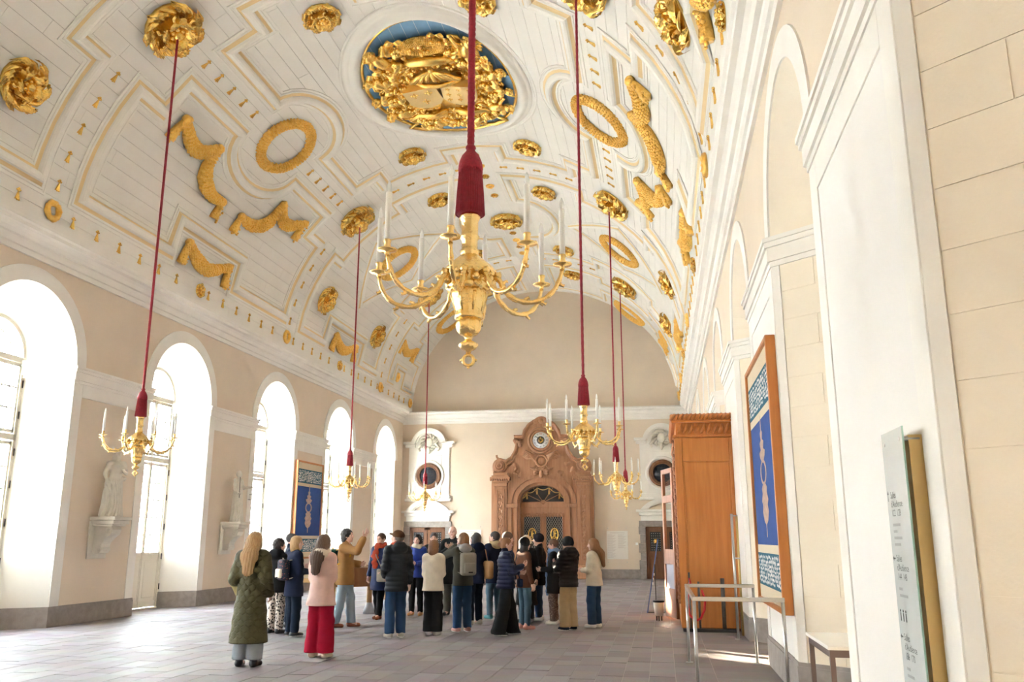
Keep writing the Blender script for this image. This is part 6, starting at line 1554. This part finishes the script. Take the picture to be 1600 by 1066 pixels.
person('woman facing us in a royal blue jacket with a white headband', -5.31, 18.72, 178, 1.70, True, dict(m=BLUEJ, hem=.80), dict(m=BLK, w=.9), dict(m=TANSH, h=.10), ('bob', HD), ('front', 'front'), extras=(scarf(CREAMC, 0),))
person('dark-haired person in black standing behind the royal blue jacket', -5.25, 19.9, 190, 1.74, False, dict(m=BLK, hem=.75), dict(m=BLK), dict(m=BKSH), ('short', HD), ('down', 'front'))
person('tall bald man in a black coat facing us with hands at his chest', -4.55, 18.86, 176, 1.88, False, dict(m=BLK, hem=.60, inf=.035, name='coat'), dict(m=GREYT, w=1.1), dict(m=BKSH), ('bald', HD), ('chest', 'chest'), head=(12, 4))
person('woman from behind in a boxy cream fleece and black trousers', -3.95, 14.98, -4, 1.58, True, dict(m=CREAMC, hem=.80, inf=.042, flare=.01, collar=False), dict(m=BLK, w=1.6), dict(m=WHSH), ('bob', HA), ('front', 'front'), head=(-8, -6), stance=((-.07, 0), (.08, 0)))
person('fair-haired person in a grey-green jacket with a grey rucksack', -3.56, 15.57, 36, 1.71, True, dict(m=GREENJ, hem=.80, inf=.035, hood_m=fabric('grey_hood', (.35, .33, .31))), dict(m=JEAN, w=1.1), dict(m=PKSH, sole=SOLE), ('bob', HA), ('face', 'face'), head=(15, 8), extras=(backpack(GREYB, GREYB),))
person('dark-haired woman in a navy velvet coat with a tan shoulder bag', -3.62, 16.9, 48, 1.72, True, dict(m=NAVYC, hem=.76, inf=.03, hood=True), dict(m=JEAND), dict(m=GYSH), ('bob', HD), ('front', 'down'), head=(25, 6), extras=(strapbag(TANSH, (.20, -.14, 1.02), (.13, .26, .34), [(.20, -.14, 1.15), (.17, -.1, 1.40), (.10, .05, 1.47), (.0, .15, 1.3)]),))
person('bearded man in a navy parka with fur-edged hood looking up', -3.50, 18.24, 42, 1.76, False, dict(m=NAVYC, hem=.70, inf=.04, hood_m=fabric('fur_trim', (.40, .30, .17), bump=1.0, bs=50)), dict(m=JEANM, w=.9), dict(m=TEALSH), ('short', HD), ('pocket', 'pocket'), head=(30, 18))
person('short-haired man half hidden behind the navy puffer', -3.0, 17.0, -70, 1.73, False, dict(m=NAVYP, hem=.74), dict(m=JEAND), dict(m=BKSH), ('short', HB), ('down', 'down'), head=(0, -8))
person('woman in a navy puffer and wide black trousers facing right', -2.71, 15.19, -68, 1.62, True, dict(m=NAVYP, hem=.82, inf=.035, puff=.018), dict(m=BLK, w=1.9, hem=.04), dict(m=BKSH, sole=SOLE), ('bun', HA), ('front', 'phone'), head=(-10, 3), stance=((-.10, .14), (.12, -.16)), extras=(strapbag(NAVYC, (.12, .24, .92), (.20, .08, .15), [(.12, .24, .98), (.15, .17, 1.2), (-.05, .10, 1.45), (-.12, -.08, 1.42)]),))
person('person in a black hat and brown coat beside the navy puffer', -2.55, 16.25, -50, 1.62, True, dict(m=BROWNC, hem=.78), dict(m=JEANM, w=.85), dict(m=PKSH), ('bob', HD), ('down', 'down'), extras=(hat('beanie', BLK, 'woolly_hat'),))
person('person in a long black coat with a pale headband', -2.72, 17.6, 165, 1.66, True, dict(m=BLK, hem=.34, flare=.04, inf=.035, name='coat'), dict(m=BLK), dict(m=BKSH), ('bob', HD), ('down', 'down'), extras=(hat('beanie', CREAMC, 'pale_hat'),))
person('young man in a black jacket and blue jeans facing left', -2.52, 18.0, 92, 1.70, False, dict(m=BLK, hem=.70, inf=.03), dict(m=JEAN, w=1.0), dict(m=WHSH), ('short', HD), ('pocket', 'pocket'), extras=(hat('beanie', fabric('slate_knit', (.035, .035, .05)), 'woolly_hat'),))
person('woman wrapped in a long blue scarf with checked trousers', -2.12, 17.25, 88, 1.60, True, dict(m=BLK, hem=.62, inf=.03, name='coat'), dict(m=PLAID, w=1.1), dict(m=WHSH), ('short', HB), ('front', 'front'), extras=(scarf(BLUES, 2, .80), glasses()))
person('person in a black woolly hat, black puffer and khaki trousers', -1.72, 16.15, 48, 1.63, False, dict(m=BPUFF, hem=.80, inf=.04, puff=.013, hood=True), dict(m=KHAKI, w=1.45), dict(m=fabric('navy_trainers', (.03, .04, .07)), sole=SOLE), ('short', HD), ('phone', 'front'), head=(12, -4), extras=(hat('beanie', BLK, 'woolly_hat'),))
person('woman with long auburn hair in a cream fleece and blue jeans', -1.30, 16.75, 62, 1.61, True, dict(m=CREAMC, hem=.80, inf=.03), dict(m=JEAN, w=1.25), dict(m=WHSH), ('long', HA), ('front', 'front'), head=(20, -4))

# ------------------------------------------------------------------ statues on scrolled brackets
def statue(label, y, rot, arm_out, hairs):
    z0 = 2.045; s = .775
    P = [elli((0, -.01, 1.605 + .015), (.082, .10, .115)), elli((0, .05, 1.56), (.055, .06, .07)), cone((0, .095, 1.60), (0, .112, 1.575), .010, .014, k=.01), cone((0, -.01, 1.42), (0, .005, 1.54), .055, .05),
         elli((0, 0, 1.27), (.18, .125, .18)), cone((-.15, -.01, 1.40), (.15, -.01, 1.40), .065, .065), cone((0, 0, 1.05), (0, 0, .55), .17, .20, .85), cone((0, .0, .55), (0, .02, .02), .20, .26, .82), cone((.06, .08, .80), (.09, .15, .06), .10, .09),
         cone((-.06, .12, .10), (-.05, .2, .03), .05, .04), cone((.08, .13, .10), (.10, .22, .03), .05, .04)]
    if hairs: P += [elli((0, -.06, 1.60), (.10, .085, .12)), cone((.05, -.08, 1.56), (.10, -.06, 1.36), .05, .035), cone((-.05, -.08, 1.56), (-.10, -.06, 1.36), .05, .035), cone((-.07, .02, 1.69), (.07, .02, 1.69), .035, .035)]
    Sr = np.array((.19, -.01, 1.39)); Sl = np.array((-.19, -.01, 1.39))
    if arm_out: P += [cone(Sr, (.25, .02, 1.12), .07, .058), cone((.25, .02, 1.12), (.16, .12, .93), .055, .04), cone(Sl, (-.24, .06, 1.14), .07, .058), cone((-.24, .06, 1.14), (-.20, .36, 1.16), .05, .035), elli((-.20, .42, 1.17), (.03, .055, .03))]
    else: P += [cone(Sr, (.27, -.02, 1.12), .07, .058), cone((.27, -.02, 1.12), (.22, .08, .90), .055, .04), elli((.21, .10, .86), (.035, .035, .05)), cone(Sl, (-.25, .02, 1.15), .07, .055), cone((-.25, .02, 1.15), (-.10, .18, 1.22), .05, .04), cone((.20, .06, .86), (.24, .02, .05), .075, .10), cone((-.20, .05, 1.0), (.22, .10, .85), .06, .06)]
    def folds(D, X, Y, Z):
        a = np.arctan2(X, Y + 1e-4); m = np.clip((1.10 - Z) / .3, 0, 1)
        return D + .013 * m * np.sin(17 * a + 5 * np.sin(4 * Z) + 3 * X) + .006 * (1 - m) * np.sin(40 * Z + 22 * X) * (Z < 1.38)
    v, f = sdf_mesh(P, .016, lambda D, X, Y, Z: np.maximum(folds(D, X, Y, Z), .0 - Z))
    o = link_mesh('statue', mesh_np('statue', v, f), STATUE); o.location = (XL + .30, y, z0); o.scale = (s,) * 3; o.rotation_euler = (0, 0, R(rot)); props(o, label, 'statue', 'pale stone statues on the window wall'); return o
def bracket(label, y):
    b = empty('bracket', (XL + .021, y, 0), 0, label, 'bracket', 'stone brackets under the statues')
    MB().box(0, .03, -.30, .30, 1.22, 1.96, bev=.004).build('back_plate', STATUE, b)
    m = MB(); m.box(0, .56, -.30, .30, 1.98, 2.045, bev=.008); m.box(0, .52, -.27, .27, 1.90, 1.98, bev=.012); m.box(0, .47, -.23, .23, 1.86, 1.90, bev=.008); m.build('shelf', STATUE, b)
    pr = [(.0, 1.86), (.40, 1.86), (.43, 1.79), (.40, 1.70), (.30, 1.62), (.22, 1.53), (.20, 1.45), (.22, 1.39), (.18, 1.33), (.10, 1.32), (.0, 1.34)]
    MB().prism([(x, z) for x, z in pr], -.15, .15, 'y').build('console', STATUE, b)
    for yy_ in (-.155, .155):
        m = MB(); m.tube([(.34 + .07 * math.cos(a) * (1 - a / 12), yy_, 1.77 + .07 * math.sin(a) * (1 - a / 12)) for a in np.arange(0, 9, .6)], .014, 6); m.build('scroll', STATUE, b, fix=False)
        m = MB(); m.tube([(.17 + .045 * math.cos(a) * (1 - a / 12), yy_, 1.38 + .045 * math.sin(a) * (1 - a / 12)) for a in np.arange(0, 9, .6)], .012, 6); m.build('scroll', STATUE, b, fix=False)
statue('draped stone statue with curled hair nearest the viewer, behind a chandelier', 16.2, -125, False, True); bracket('scrolled stone bracket carrying the nearer statue', 16.2)
st2 = statue('draped stone statue holding scales and a sword on the farther bracket', 21.5, -92, True, False); bracket('scrolled stone bracket carrying the farther statue', 21.5)
m = MB(); zc = 2.045; yy_ = 21.5
m.tube([(-.20, .42, 1.17), (-.20, .42, .92)], .006, 5); m.tube([(-.20, .32, .93), (-.20, .56, .90)], .008, 5)
for q in (.33, .55): m.lathe([(.0, .0), (.05, .012), (.06, .02)], (-.20, q, .74), 12); m.tube([(-.20, q, .92), (-.20, q, .76)], .003, 4)
m.build('scales', IRON, st2, fix=False)
m = MB(); m.tube([(.16, .15, .80), (.16, .13, 1.50)], .010, 6); m.tube([(.10, .15, .93), (.22, .15, .93)], .012, 6); m.build('sword', IRON, st2, fix=False)
